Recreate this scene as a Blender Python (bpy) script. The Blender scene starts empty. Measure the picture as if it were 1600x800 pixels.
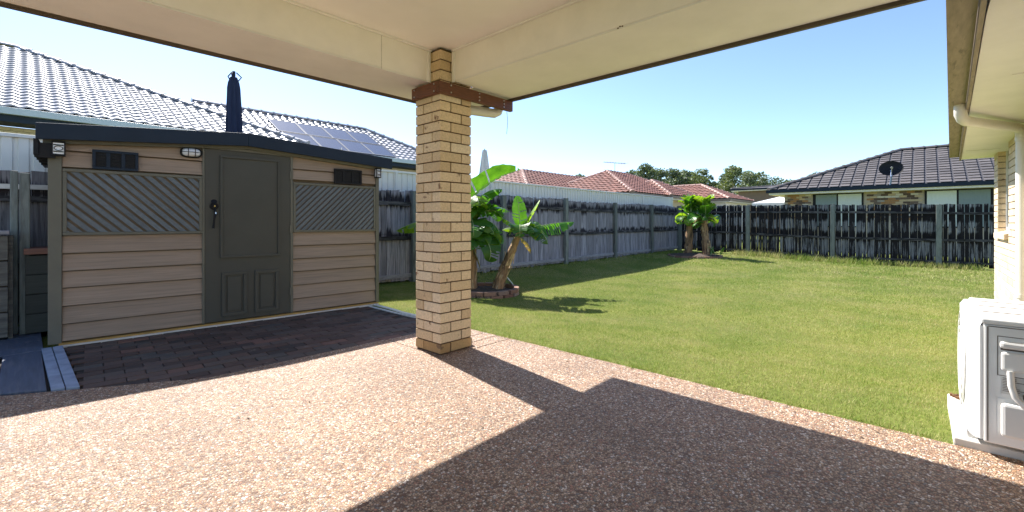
import bpy, bmesh, math, random
import numpy as np
from mathutils import Vector, Matrix
rnd = random.Random(7)
S = bpy.context.scene
COL = S.collection
R = math.radians

# ------------------------------------------------------------------ camera
CAMH = 1.127
YAW = 42.53
cam_d = bpy.data.cameras.new('camera')
cam = bpy.data.objects.new('camera', cam_d)
COL.objects.link(cam)
cam.location = (0, 0, CAMH)
cam.rotation_euler = (R(90), 0, R(YAW - 90))
cam_d.sensor_width = 36
cam_d.lens = 36 * 700 / 1600
cam_d.shift_y = -53 / 1600
cam_d.clip_start = 0.02
cam_d.clip_end = 3000
S.camera = cam

# ------------------------------------------------------------------ light
SUN = Vector((0.15, 0.893, 1.0)).normalized()      # towards the sun
el = math.asin(SUN.z)
az = math.atan2(SUN.x, SUN.y)
W = bpy.data.worlds.new('World')
S.world = W
W.use_nodes = True
wn = W.node_tree
sky = wn.nodes.new('ShaderNodeTexSky')
sky.sky_type = 'NISHITA'
sky.sun_disc = False
sky.sun_elevation = el
sky.sun_rotation = az
sky.air_density = 0.75
sky.dust_density = 0.3
sky.ozone_density = 2.5
wn.links.new(sky.outputs[0], wn.nodes['Background'].inputs[0])
wn.nodes['Background'].inputs[1].default_value = 0.115
sl = bpy.data.lights.new('sun', 'SUN')
sl.energy = 4.6
sl.angle = R(0.5)
sl.color = (1.0, 0.96, 0.91)
so = bpy.data.objects.new('sun', sl)
so.rotation_euler = SUN.to_track_quat('Z', 'Y').to_euler()
COL.objects.link(so)
S.view_settings.view_transform = 'Standard'
S.view_settings.look = 'None'
S.view_settings.gamma = 1
S.view_settings.exposure = 1.32
S.cycles.max_bounces = 8
S.cycles.diffuse_bounces = 6

# ------------------------------------------------------------------ helpers
class MB:
    def __init__(s):
        s.v = []; s.f = []
    def quad(s, a, b, c, d):
        n = len(s.v); s.v += [tuple(a), tuple(b), tuple(c), tuple(d)]; s.f.append((n, n+1, n+2, n+3)); return s
    def poly(s, pts):
        n = len(s.v); s.v += [tuple(p) for p in pts]; s.f.append(tuple(range(n, n+len(pts)))); return s
    def box(s, a, b, m=None):
        x0, y0, z0 = a; x1, y1, z1 = b
        c = [(x0,y0,z0),(x1,y0,z0),(x1,y1,z0),(x0,y1,z0),(x0,y0,z1),(x1,y0,z1),(x1,y1,z1),(x0,y1,z1)]
        return s.hexa(c, m)
    def hexa(s, c, m=None):
        if m is not None: c = [tuple(m @ Vector(p)) for p in c]
        n = len(s.v); s.v += [tuple(p) for p in c]
        for f in ((3,2,1,0),(4,5,6,7),(0,1,5,4),(1,2,6,5),(2,3,7,6),(3,0,4,7)):
            s.f.append(tuple(n+i for i in f))
        return s
    def prism(s, pts, lo, hi):
        """polygon pts (xy, counter-clockwise) from z lo to hi"""
        n = len(s.v); k = len(pts)
        s.v += [(p[0], p[1], lo) for p in pts] + [(p[0], p[1], hi) for p in pts]
        s.f.append(tuple(n+k+i for i in range(k)))
        s.f.append(tuple(n+k-1-i for i in range(k)))
        for i in range(k):
            j = (i+1) % k
            s.f.append((n+i, n+j, n+k+j, n+k+i))
        return s
    def tube(s, pts, rads, seg=10, cap=True, squash=None):
        pts = [Vector(p) for p in pts]
        if not hasattr(rads, '__len__'): rads = [rads]*len(pts)
        n0 = len(s.v); up = None
        for i, p in enumerate(pts):
            t = (pts[min(i+1, len(pts)-1)] - pts[max(i-1, 0)]).normalized()
            if up is None:
                up = Vector((0,0,1)) if abs(t.z) < .9 else Vector((1,0,0))
            a = t.cross(up).normalized(); up = a.cross(t).normalized()
            for k in range(seg):
                an = 2*math.pi*k/seg
                s.v.append(tuple(p + a*(math.cos(an)*rads[i]) + up*(math.sin(an)*rads[i])))
        for i in range(len(pts)-1):
            for k in range(seg):
                a = n0+i*seg+k; b = n0+i*seg+(k+1) % seg
                s.f.append((a, a+seg, b+seg, b))
        if cap:
            s.f.append(tuple(n0+k for k in range(seg)))
            e = n0+(len(pts)-1)*seg
            s.f.append(tuple(e+seg-1-k for k in range(seg)))
        return s
    def mesh(s, name, mat=None, smooth=False):
        me = bpy.data.meshes.new(name)
        me.from_pydata(s.v, [], s.f)
        bm = bmesh.new(); bm.from_mesh(me)
        bmesh.ops.recalc_face_normals(bm, faces=bm.faces)
        bm.to_mesh(me); bm.free()
        if mat: me.materials.append(mat)
        if smooth:
            me.polygons.foreach_set('use_smooth', [True]*len(me.polygons))
            try: me.set_sharp_from_angle(angle=R(40))
            except Exception: pass
        me.update()
        return me
    def build(s, name, mat, parent=None, smooth=False, bevel=0):
        o = bpy.data.objects.new(name, s.mesh(name, mat, smooth))
        COL.objects.link(o)
        if parent: o.parent = parent
        if bevel:
            bv = o.modifiers.new('bevel', 'BEVEL'); bv.width = bevel; bv.segments = 2; bv.limit_method = 'ANGLE'
            bv.harden_normals = False
        return o

def link(me, name, parent=None, mw=None):
    o = bpy.data.objects.new(name, me); COL.objects.link(o)
    if parent: o.parent = parent
    if mw is not None: o.matrix_local = mw
    return o

def tag(o, label, cat, group=None):
    o['label'] = label; o['category'] = cat
    if group: o['group'] = group
    return o

def thing(name, label, cat, loc=(0,0,0), group=None):
    o = bpy.data.objects.new(name, None); COL.objects.link(o)
    o.empty_display_size = .1
    o['loc'] = 0; del o['loc']
    o.location = loc
    return tag(o, label, cat, group)

def struct(o):
    o['kind'] = 'structure'; return o

def frame(o, x, y, z):
    """matrix from origin and three axes"""
    m = Matrix.Identity(4)
    for i, a in enumerate((x, y, z)):
        a = Vector(a)
        m[0][i], m[1][i], m[2][i] = a
    m[0][3], m[1][3], m[2][3] = o
    return m

def smooth01(t):
    t = max(0., min(1., t)); return t*t*(3-2*t)

# ------------------------------------------------------------------ materials
def nt(name):
    m = bpy.data.materials.new(name); m.use_nodes = True
    t = m.node_tree
    return m, t, t.nodes, t.links, t.nodes['Principled BSDF']

def N(ns, typ, **kw):
    n = ns.new(typ)
    for k, v in kw.items(): setattr(n, k, v)
    return n

def ramp(ns, stops, interp='LINEAR'):
    r = ns.new('ShaderNodeValToRGB'); r.color_ramp.interpolation = interp
    e = r.color_ramp.elements
    while len(e) < len(stops): e.new(0.5)
    for i, (p, c) in enumerate(stops):
        e[i].position = p
        e[i].color = (c[0], c[1], c[2], 1) if hasattr(c, '__len__') else (c, c, c, 1)
    return r

def coords(ns, ls, space='Object', scale=(1,1,1), jitter=True):
    tc = ns.new('ShaderNodeTexCoord')
    mp = ns.new('ShaderNodeMapping'); mp.inputs['Scale'].default_value = scale
    if space == 'World':
        g = ns.new('ShaderNodeNewGeometry'); src = g.outputs['Position']
    else: src = tc.outputs['Object']
    if jitter and space != 'World':
        oi = ns.new('ShaderNodeObjectInfo')
        mu = ns.new('ShaderNodeMath'); mu.operation = 'MULTIPLY'; mu.inputs[1].default_value = 37
        ls.new(oi.outputs['Random'], mu.inputs[0])
        ad = ns.new('ShaderNodeVectorMath'); ad.operation = 'ADD'
        ls.new(src, ad.inputs[0]); ls.new(mu.outputs[0], ad.inputs[1]); src = ad.outputs[0]
    ls.new(src, mp.inputs[0])
    return mp.outputs[0]

def noise(ns, ls, vec, scale, detail=4, rough=.55):
    n = ns.new('ShaderNodeTexNoise')
    n.inputs['Scale'].default_value = scale; n.inputs['Detail'].default_value = detail
    n.inputs['Roughness'].default_value = rough
    ls.new(vec, n.inputs['Vector']); return n.outputs['Fac']

def mix(ns, ls, fac, a, b, blend='MIX'):
    m = ns.new('ShaderNodeMix'); m.data_type = 'RGBA'; m.blend_type = blend
    for i, v in ((0, fac), (6, a), (7, b)):
        if hasattr(v, 'is_linked') or hasattr(v, 'links'): ls.new(v, m.inputs[i])
        elif hasattr(v, '__len__'): m.inputs[i].default_value = (v[0], v[1], v[2], 1)
        else: m.inputs[i].default_value = v
    return m.outputs[2]

def rnd_val(ns, ls, lo, hi, island=False):
    oi = ns.new('ShaderNodeObjectInfo'); src = oi.outputs['Random']
    if island:
        g = ns.new('ShaderNodeNewGeometry')
        a = ns.new('ShaderNodeMath'); a.operation = 'ADD'
        ls.new(src, a.inputs[0]); ls.new(g.outputs['Random Per Island'], a.inputs[1])
        fr = ns.new('ShaderNodeMath'); fr.operation = 'FRACT'; ls.new(a.outputs[0], fr.inputs[0]); src = fr.outputs[0]
    mr = ns.new('ShaderNodeMapRange'); mr.inputs['To Min'].default_value = lo; mr.inputs['To Max'].default_value = hi
    ls.new(src, mr.inputs['Value']); return mr.outputs[0], src

def hsv(ns, ls, col, val=None, sat=None):
    h = ns.new('ShaderNodeHueSaturation')
    ls.new(col, h.inputs['Color'])
    if val is not None: ls.new(val, h.inputs['Value'])
    return h.outputs[0]

def bump(ns, ls, bs, height, strength, dist=.01):
    b = ns.new('ShaderNodeBump'); b.inputs['Strength'].default_value = strength; b.inputs['Distance'].default_value = dist
    ls.new(height, b.inputs['Height']); ls.new(b.outputs[0], bs.inputs['Normal']); return b

def simple(name, col, rough=.6, amount=.15, nscale=6, stretch=(1,1,1), val=.08, bstr=.2, bdist=.004, metal=0, spec=.5,
           island=False, space='Object', stain=None, stain_scale=2.0, stain_lo=.5, stain_hi=.7):
    m, t, ns, ls, bs = nt(name)
    v = coords(ns, ls, space, stretch)
    f = noise(ns, ls, v, nscale, 6, .6)
    lo = [c*(1-amount) for c in col]; hi = [min(1, c*(1+amount)) for c in col]
    rp = ramp(ns, [(.3, lo), (.7, hi)]); ls.new(f, rp.inputs[0])
    c = rp.outputs[0]
    if stain:
        f2 = noise(ns, ls, v, stain_scale, 5, .65)
        r2 = ramp(ns, [(stain_lo, 0.), (stain_hi, 1.)]); ls.new(f2, r2.inputs[0])
        c = mix(ns, ls, r2.outputs[0], c, stain)
    rv, _ = rnd_val(ns, ls, 1-val, 1+val, island)
    c = hsv(ns, ls, c, rv)
    ls.new(c, bs.inputs['Base Color'])
    bs.inputs['Roughness'].default_value = rough
    bs.inputs['Metallic'].default_value = metal
    bs.inputs['Specular IOR Level'].default_value = spec
    if bstr: bump(ns, ls, bs, f, bstr, bdist)
    return m

def brick_mat(name, stops, rough=.8, interp='LINEAR', blotch=None, island=True, bl_hi=.66, bl_lo=.6):
    m, t, ns, ls, bs = nt(name)
    v = coords(ns, ls)
    _, r = rnd_val(ns, ls, 0, 1, island)
    rp = ramp(ns, stops, interp); ls.new(r, rp.inputs[0])
    f = noise(ns, ls, v, 60, 5, .7)
    r1 = ramp(ns, [(.3, .82), (.7, 1.15)]); ls.new(f, r1.inputs[0])
    c = mix(ns, ls, 1., rp.outputs[0], r1.outputs[0], 'MULTIPLY')
    if blotch:
        f2 = noise(ns, ls, v, 9, 4, .6)
        r2 = ramp(ns, [(bl_lo, 0.), (bl_hi, 1.)]); ls.new(f2, r2.inputs[0])
        c = mix(ns, ls, r2.outputs[0], c, blotch)
    ls.new(c, bs.inputs['Base Color']); bs.inputs['Roughness'].default_value = rough
    bump(ns, ls, bs, f, .35, .003)
    return m

def aggregate_mat():
    m, t, ns, ls, bs = nt('exposed_aggregate')
    g = ns.new('ShaderNodeNewGeometry')
    nz = ns.new('ShaderNodeTexNoise'); nz.inputs['Scale'].default_value = 60
    ls.new(g.outputs['Position'], nz.inputs['Vector'])
    sc = ns.new('ShaderNodeVectorMath'); sc.operation = 'SCALE'; sc.inputs['Scale'].default_value = .006
    ls.new(nz.outputs['Color'], sc.inputs[0])
    ad = ns.new('ShaderNodeVectorMath'); ad.operation = 'ADD'
    ls.new(g.outputs['Position'], ad.inputs[0]); ls.new(sc.outputs[0], ad.inputs[1])
    vo = ns.new('ShaderNodeTexVoronoi'); vo.inputs['Scale'].default_value = 95
    ls.new(ad.outputs[0], vo.inputs['Vector'])
    de = ns.new('ShaderNodeTexVoronoi'); de.feature = 'DISTANCE_TO_EDGE'; de.inputs['Scale'].default_value = 95
    ls.new(ad.outputs[0], de.inputs['Vector'])
    sx = ns.new('ShaderNodeSeparateColor'); ls.new(vo.outputs['Color'], sx.inputs[0])
    rp = ramp(ns, [(0, (.20,.10,.055)), (.16, (.42,.245,.135)), (.34, (.58,.39,.25)), (.52, (.70,.52,.37)), (.68, (.37,.25,.165)), (.80, (.50,.25,.16)), (.87, (.28,.25,.22)), (.92, (.86,.75,.64))], 'CONSTANT')
    ls.new(sx.outputs[0], rp.inputs[0])
    ed = ramp(ns, [(.0, 0.), (.20, 1.)]); ls.new(de.outputs['Distance'], ed.inputs[0])
    c = mix(ns, ls, ed.outputs[0], (.13,.09,.06), rp.outputs[0])
    n2 = noise(ns, ls, g.outputs['Position'], 1.3, 5, .6)
    r2 = ramp(ns, [(.3, (.80,.77,.74)), (.7, (1.12,1.1,1.08))]); ls.new(n2, r2.inputs[0])
    c = mix(ns, ls, 1., c, r2.outputs[0], 'MULTIPLY')
    ls.new(c, bs.inputs['Base Color']); bs.inputs['Roughness'].default_value = .62
    hr = ramp(ns, [(0., 0.), (.35, 1.)]); hr.color_ramp.interpolation = 'EASE'; ls.new(de.outputs['Distance'], hr.inputs[0])
    bump(ns, ls, bs, hr.outputs[0], .8, .004)
    return m

def ground_mat():
    m, t, ns, ls, bs = nt('lawn_soil')
    v = coords(ns, ls, 'World')
    f = noise(ns, ls, v, .8, 6, .6); f2 = noise(ns, ls, v, 30, 5, .7)
    r = ramp(ns, [(.3, (.10,.14,.03)), (.7, (.20,.21,.055))]); ls.new(f, r.inputs[0])
    r2 = ramp(ns, [(.3, .6), (.7, 1.2)]); ls.new(f2, r2.inputs[0])
    c = mix(ns, ls, 1., r.outputs[0], r2.outputs[0], 'MULTIPLY')
    ls.new(c, bs.inputs['Base Color']); bs.inputs['Roughness'].default_value = .95
    bs.inputs['Specular IOR Level'].default_value = .1
    bump(ns, ls, bs, f2, .6, .02)
    return m

def blade_mat():
    m, t, ns, ls, bs = nt('grass_blade')
    g = ns.new('ShaderNodeNewGeometry')
    at = ns.new('ShaderNodeAttribute'); at.attribute_name = 'hue'
    f = noise(ns, ls, g.outputs['Position'], .9, 6, .65)
    f3 = noise(ns, ls, g.outputs['Position'], 5, 4, .6)
    a = ns.new('ShaderNodeMath'); a.operation = 'MULTIPLY_ADD'; a.inputs[1].default_value = .45
    ls.new(at.outputs['Fac'], a.inputs[0])
    b = ns.new('ShaderNodeMath'); b.operation = 'MULTIPLY_ADD'; b.inputs[1].default_value = 1.3; b.inputs[2].default_value = -.5
    ls.new(f, b.inputs[0])
    b2 = ns.new('ShaderNodeMath'); b2.operation = 'MULTIPLY_ADD'; b2.inputs[1].default_value = .5
    ls.new(f3, b2.inputs[0]); ls.new(b.outputs[0], b2.inputs[2])
    ls.new(b2.outputs[0], a.inputs[2])
    r = ramp(ns, [(.15, (.11,.20,.022)), (.42, (.20,.295,.05)), (.62, (.32,.36,.09)), (.85, (.50,.45,.21))])
    ls.new(a.outputs[0], r.inputs[0])
    ls.new(r.outputs[0], bs.inputs['Base Color']); bs.inputs['Roughness'].default_value = .6
    bs.inputs['Specular IOR Level'].default_value = .25
    tr = ns.new('ShaderNodeBsdfTranslucent'); ls.new(r.outputs[0], tr.inputs[0])
    mx = ns.new('ShaderNodeMixShader'); mx.inputs[0].default_value = .35
    ls.new(bs.outputs[0], mx.inputs[1]); ls.new(tr.outputs[0], mx.inputs[2])
    ls.new(mx.outputs[0], ns['Material Output'].inputs[0])
    return m

def leaf_mat(name, dark, light, trans=.45, rough=.35, vein=True, island=False, val=.25):
    m, t, ns, ls, bs = nt(name)
    uv = ns.new('ShaderNodeUVMap')
    rv, _ = rnd_val(ns, ls, 1-val, 1+val, island)
    v = coords(ns, ls)
    f = noise(ns, ls, v, 7, 4, .6)
    r = ramp(ns, [(.3, dark), (.7, light)]); ls.new(f, r.inputs[0])
    c = r.outputs[0]
    if vein:
        w = ns.new('ShaderNodeTexWave'); w.wave_type = 'BANDS'; w.bands_direction = 'X'
        w.inputs['Scale'].default_value = 16; w.inputs['Distortion'].default_value = 1.2
        ls.new(uv.outputs[0], w.inputs['Vector'])
        rr = ramp(ns, [(0, .75), (1, 1.1)]); ls.new(w.outputs['Fac'], rr.inputs[0])
        c = mix(ns, ls, 1., c, rr.outputs[0], 'MULTIPLY')
        bump(ns, ls, bs, w.outputs['Fac'], .3, .004)
    c = hsv(ns, ls, c, rv)
    ls.new(c, bs.inputs['Base Color']); bs.inputs['Roughness'].default_value = rough
    tr = ns.new('ShaderNodeBsdfTranslucent')
    tc = mix(ns, ls, 1., c, (1.6,1.5,.5), 'MULTIPLY'); ls.new(tc, tr.inputs[0])
    mx = ns.new('ShaderNodeMixShader'); mx.inputs[0].default_value = trans
    ls.new(bs.outputs[0], mx.inputs[1]); ls.new(tr.outputs[0], mx.inputs[2])
    ls.new(mx.outputs[0], ns['Material Output'].inputs[0])
    return m

def paling_mat(name, light, dark, bands, thr=.5, val=.3, bandw=.09, edge=.06):
    """weathered grey timber with black mould: streaks, denser along the rails"""
    m, t, ns, ls, bs = nt(name)
    v = coords(ns, ls, 'Object', (28, 28, 1.3))
    v2 = coords(ns, ls, 'Object', (20, 20, .8))
    f = noise(ns, ls, v, 1.6, 6, .65)
    s = noise(ns, ls, v2, 1.8, 6, .7)
    _, r0 = rnd_val(ns, ls, 0, 1, False)
    tc = ns.new('ShaderNodeTexCoord'); sp = ns.new('ShaderNodeSeparateXYZ'); ls.new(tc.outputs['Object'], sp.inputs[0])
    tot = None
    for z0, wd, amt in bands:
        d = ns.new('ShaderNodeMath'); d.operation = 'SUBTRACT'; ls.new(sp.outputs['Z'], d.inputs[0]); d.inputs[1].default_value = z0
        ab = ns.new('ShaderNodeMath'); ab.operation = 'ABSOLUTE'; ls.new(d.outputs[0], ab.inputs[0])
        mr = ns.new('ShaderNodeMapRange'); mr.inputs['From Min'].default_value = 0; mr.inputs['From Max'].default_value = wd
        mr.inputs['To Min'].default_value = amt; mr.inputs['To Max'].default_value = 0
        ls.new(ab.outputs[0], mr.inputs['Value'])
        if tot is None: tot = mr.outputs[0]
        else:
            a = ns.new('ShaderNodeMath'); a.operation = 'MAXIMUM'; ls.new(tot, a.inputs[0]); ls.new(mr.outputs[0], a.inputs[1]); tot = a.outputs[0]
    a = ns.new('ShaderNodeMath'); a.operation = 'ADD'; ls.new(s, a.inputs[0]); ls.new(tot, a.inputs[1])
    b = ns.new('ShaderNodeMath'); b.operation = 'MULTIPLY_ADD'; b.inputs[1].default_value = val; ls.new(r0, b.inputs[0]); ls.new(a.outputs[0], b.inputs[2])
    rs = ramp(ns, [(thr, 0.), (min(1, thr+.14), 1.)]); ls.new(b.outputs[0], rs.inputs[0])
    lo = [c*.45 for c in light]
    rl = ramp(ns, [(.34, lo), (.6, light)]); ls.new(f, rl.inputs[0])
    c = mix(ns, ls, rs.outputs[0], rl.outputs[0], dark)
    rv, _ = rnd_val(ns, ls, .7, 1.25, False)
    c = hsv(ns, ls, c, rv)
    ls.new(c, bs.inputs['Base Color']); bs.inputs['Roughness'].default_value = .9
    bs.inputs['Specular IOR Level'].default_value = .2
    bump(ns, ls, bs, f, .5, .004)
    return m

def glass_mat(name, col=(.02,.03,.035)):
    m, t, ns, ls, bs = nt(name)
    bs.inputs['Base Color'].default_value = (*col, 1); bs.inputs['Roughness'].default_value = .08
    bs.inputs['Specular IOR Level'].default_value = .8
    return m

AGG = aggregate_mat()
SOIL = ground_mat()
BLADE = blade_mat()
M_BRICK = brick_mat('cream_brick', [(0, (.58,.42,.24)), (.3, (.70,.53,.33)), (.6, (.76,.59,.38)), (.85, (.64,.48,.30)), (1, (.80,.65,.45))], blotch=(.24,.13,.07), bl_lo=.64, bl_hi=.70)
M_BRICK_BASE = brick_mat('stained_brick', [(0, (.36,.22,.09)), (1, (.48,.31,.14))], blotch=(.18,.11,.06))
M_MORTAR = simple('brown_mortar', (.10,.058,.032), .95, .2, 40, bstr=.5)
M_MORTAR_PALE = simple('pale_mortar', (.50,.42,.32), .95, .15, 40, bstr=.4)
M_WALLBRICK = brick_mat('pale_wall_brick', [(0, (.60,.46,.31)), (.5, (.68,.55,.39)), (1, (.74,.62,.46))])
M_MIXBRICK = brick_mat('mottled_brick', [(0, (.10,.065,.05)), (.22, (.36,.19,.08)), (.45, (.34,.30,.26)), (.62, (.52,.40,.26)), (.8, (.16,.11,.09)), (.9, (.62,.57,.50))], interp='CONSTANT')
M_CREAMBRICK = brick_mat('soft_cream_brick', [(0, (.60,.50,.33)), (1, (.72,.62,.44))])
M_CEIL = simple('cream_ceiling_paint', (.96,.92,.90), .7, .03, 3, val=0, bstr=.03)
M_BEAM = simple('cream_beam_paint', (.92,.87,.825), .65, .05, 4, val=0, bstr=.04, stain=(.85,.79,.72), stain_scale=1.5, stain_lo=.55, stain_hi=.9)
M_SOFFIT = simple('soffit_paint', (.87,.84,.82), .7, .05, 3, val=0, bstr=.03)
M_BRONZE = simple('bronze_gutter', (.085,.058,.042), .45, .2, 6, bstr=.1, val=.0)
M_FASCIA = simple('taupe_fascia', (.26,.20,.145), .55, .25, 5, stretch=(1,8,8), bstr=.2, stain=(.13,.10,.07), stain_scale=4, stain_lo=.55, stain_hi=.68)
M_TIMBER = simple('redbrown_timber', (.125,.042,.018), .5, .4, 5, stretch=(3,3,20), bstr=.3, bdist=.003, val=.15)
M_GALV = simple('galvanised_steel', (.5,.5,.5), .4, .2, 20, metal=.8, bstr=.1)
M_PIPE = simple('cream_pipe', (.74,.70,.63), .45, .06, 5, bstr=.03, val=0)
M_WHITE = simple('white_enamel', (.82,.82,.80), .35, .03, 3, bstr=.02, val=0, stain=(.62,.56,.46), stain_scale=5, stain_lo=.62, stain_hi=.8)
M_WHITEP = simple('white_plastic', (.80,.79,.76), .4, .04, 3, bstr=.0, val=0)
M_LINE = simple('dark_seam', (.13,.10,.08), .8, .1, 4, bstr=0, val=0)
M_BOARD = simple('taupe_weatherboard', (.33,.245,.18), .75, .12, 3, stretch=(1.2,1.2,40), bstr=.35, bdist=.003, val=.07, stain=(.23,.175,.125), stain_scale=1.2, stain_lo=.45, stain_hi=.75)
M_OLIVE = simple('olive_door_paint', (.062,.060,.047), .6, .08, 4, bstr=.06, val=.03, stain=(.16,.15,.12), stain_scale=12, stain_lo=.7, stain_hi=.76)
M_OLIVE2 = simple('olive_trim_paint', (.125,.118,.088), .55, .1, 5, bstr=.1, val=.06)
M_SLAT = simple('blue_grey_slat', (.115,.135,.15), .6, .15, 5, stretch=(6,6,6), bstr=.1, val=.15)
M_BACKING = simple('tan_backing', (.17,.125,.08), .8, .2, 4, bstr=.1)
M_NAVY = simple('navy_steel', (.014,.024,.040), .6, .1, 4, bstr=.03, val=0, spec=.25)
M_BLACK = simple('black_iron', (.010,.010,.012), .6, .2, 10, bstr=.1, val=0, spec=.25)
M_CHROME = simple('bright_metal', (.7,.7,.7), .2, .05, 5, metal=1, bstr=0)
M_LAMPGLASS = simple('frosted_glass', (.75,.77,.80), .25, .03, 4, bstr=0)
M_FOOT = simple('yellowed_sill_timber', (.42,.25,.07), .8, .3, 8, stretch=(1,8,8), bstr=.4)
M_DECK = simple('slate_blue_decking', (.075,.095,.14), .55, .2, 3, stretch=(14,1,1), bstr=.3, bdist=.003, val=.12, stain=(.14,.15,.18), stain_scale=2)
M_EDGE = simple('pale_blue_edging', (.26,.31,.40), .7, .25, 10, bstr=.4, val=.1)
M_WEDGE = simple('white_edging', (.78,.78,.75), .6, .1, 5, bstr=.1)
M_PAVER = brick_mat('dark_clay_paver', [(0, (.048,.034,.027)), (.3, (.09,.052,.038)), (.6, (.11,.072,.055)), (.85, (.075,.068,.058)), (1, (.17,.085,.06))], blotch=(.24,.21,.18), bl_lo=.66, bl_hi=.78)
M_SAND = simple('dark_joint_sand', (.045,.035,.028), .95, .3, 40, bstr=.5)
M_CONC = simple('concrete_slab', (.66,.63,.57), .85, .12, 8, bstr=.2)
M_POST = simple('grey_green_post', (.19,.205,.185), .85, .25, 6, stretch=(8,8,1), bstr=.5, bdist=.005, val=.2, stain=(.10,.10,.09), stain_scale=2, stain_lo=.5, stain_hi=.7)
M_RAIL = simple('mouldy_rail', (.10,.095,.10), .9, .4, 4, stretch=(2,2,10), bstr=.5, val=.2, stain=(.02,.018,.02), stain_scale=2, stain_lo=.42, stain_hi=.55)
M_RAILW = simple('pale_grey_rail', (.62,.61,.60), .8, .15, 4, stretch=(2,2,10), bstr=.3)
M_RAILG = simple('grey_rail', (.30,.29,.31), .85, .3, 4, stretch=(2,2,10), bstr=.4, val=.1)
M_PAL = paling_mat('weathered_paling', (.37,.352,.395), (.028,.025,.032), [(1.52, .22, .42), (.86, .13, .34), (1.74, .1, .12)], thr=.76, val=.26)
M_PALB = paling_mat('blackened_paling', (.36,.36,.385), (.016,.014,.016), [(1.5, .24, .42), (.83, .18, .30), (0., .30, .2)], thr=.50, val=.20)
M_CB = simple('cream_steel_sheet', (.78,.76,.70), .5, .04, 3, bstr=.03, val=.03)
M_TILEW = simple('silver_grey_tile', (.36,.35,.37), .33, .1, 30, bstr=.15, val=.1, spec=.7, island=True, stain=(.36,.35,.37), stain_scale=3, stain_lo=.55, stain_hi=.8)
M_TILEEDGE = simple('roof_underlay', (.05,.05,.06), .8, .1, 5, bstr=0)
M_TILER = simple('terracotta_tile', (.235,.105,.075), .6, .25, 5, bstr=.3, val=.2, island=True, space='World')
M_TILERC = simple('terracotta_ridge', (.40,.24,.19), .6, .2, 5, bstr=.2, val=.15, island=True)
M_TILED = simple('charcoal_tile', (.118,.104,.098), .55, .2, 6, bstr=.25, val=.22, island=True)
M_GUTG = simple('grey_steel_gutter', (.46,.52,.55), .4, .06, 4, bstr=.02, val=0)
M_PANEL = simple('solar_cell', (.06,.065,.10), .25, .1, 3, bstr=0, spec=1.0, val=.03)
M_PFRAME = simple('panel_frame', (.22,.22,.23), .5, .05, 4, metal=0, bstr=0)
M_GLASS = glass_mat('window_glass')
M_BLIND = simple('pale_blind', (.62,.66,.64), .7, .08, 3, stretch=(1,30,1), bstr=0)
M_BLIND2 = simple('grey_blind', (.22,.27,.28), .7, .08, 3, stretch=(1,30,1), bstr=0)
M_WOODHUSK = simple('banana_trunk', (.33,.20,.10), .85, .45, 5, stretch=(5,5,1.2), bstr=.8, bdist=.012, stain=(.10,.06,.035), stain_scale=2.2, stain_lo=.5, stain_hi=.62)
M_HUSK = simple('dry_husk', (.50,.36,.20), .9, .4, 7, stretch=(4,4,1), bstr=.6, val=.35)
M_BLEAF = leaf_mat('banana_leaf', (.04,.14,.018), (.10,.27,.03), .42, .3)
M_BLEAFY = leaf_mat('banana_leaf_yellow', (.12,.25,.02), (.24,.38,.035), .5, .35)
M_BLEAFD = leaf_mat('banana_leaf_dry', (.30,.20,.08), (.42,.32,.15), .3, .7)
M_RIB = simple('leaf_midrib', (.42,.50,.22), .45, .1, 5, bstr=0)
M_EDGEBR = brick_mat('garden_edging_brick', [(0, (.22,.11,.075)), (.5, (.34,.19,.13)), (1, (.28,.20,.16))], blotch=(.10,.08,.06))
M_MULCH = simple('garden_mulch', (.075,.05,.035), .95, .5, 14, bstr=1., bdist=.03)
M_GUM = leaf_mat('gum_leaf', (.085,.12,.065), (.16,.20,.115), .2, .6, vein=False, island=True, val=.45)
M_GUM2 = leaf_mat('gum_leaf_pale', (.10,.14,.06), (.18,.22,.10), .2, .6, vein=False, island=True, val=.45)
M_BARK = simple('gum_bark', (.30,.26,.21), .9, .3, 5, bstr=.3)
M_CANVAS = simple('navy_canvas', (.018,.026,.06), .85, .2, 5, stretch=(8,8,1), bstr=.2)
M_CANVASG = simple('grey_canvas', (.40,.42,.44), .85, .15, 5, stretch=(8,8,1), bstr=.2)
M_DKBOARD = simple('dark_green_board', (.042,.046,.038), .7, .2, 5, stretch=(1,1,12), bstr=.2)
M_LEDGE = simple('red_brown_ledge', (.20,.095,.065), .7, .3, 5, stretch=(1,8,8), bstr=.3)
M_OLDPLANK = simple('lichen_plank', (.13,.122,.105), .9, .35, 5, stretch=(1,6,8), bstr=.6, val=.2, stain=(.06,.055,.05), stain_scale=2)
M_BRONZEWALL = simple('brown_cladding', (.20,.14,.10), .8, .1, 4, bstr=.1)
M_RUST = simple('rust', (.20,.10,.05), .9, .4, 30, bstr=.4)
M_STONE = simple('pale_rock', (.48,.40,.30), .9, .3, 12, bstr=.6, bdist=.01)

# ------------------------------------------------------------------ ground, lawn, grass
def hgt(x, y):  # lawn dip shaped so the left fence shadow reaches further out
    a = smooth01((x-3.2)/2.6)
    b = smooth01((7.4-y)/1.5)
    c = 1-.75*smooth01((x-11)/6)*smooth01((y-1.0)/5)
    return -.012 - .185*a*(.12+.88*b)*c

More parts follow.
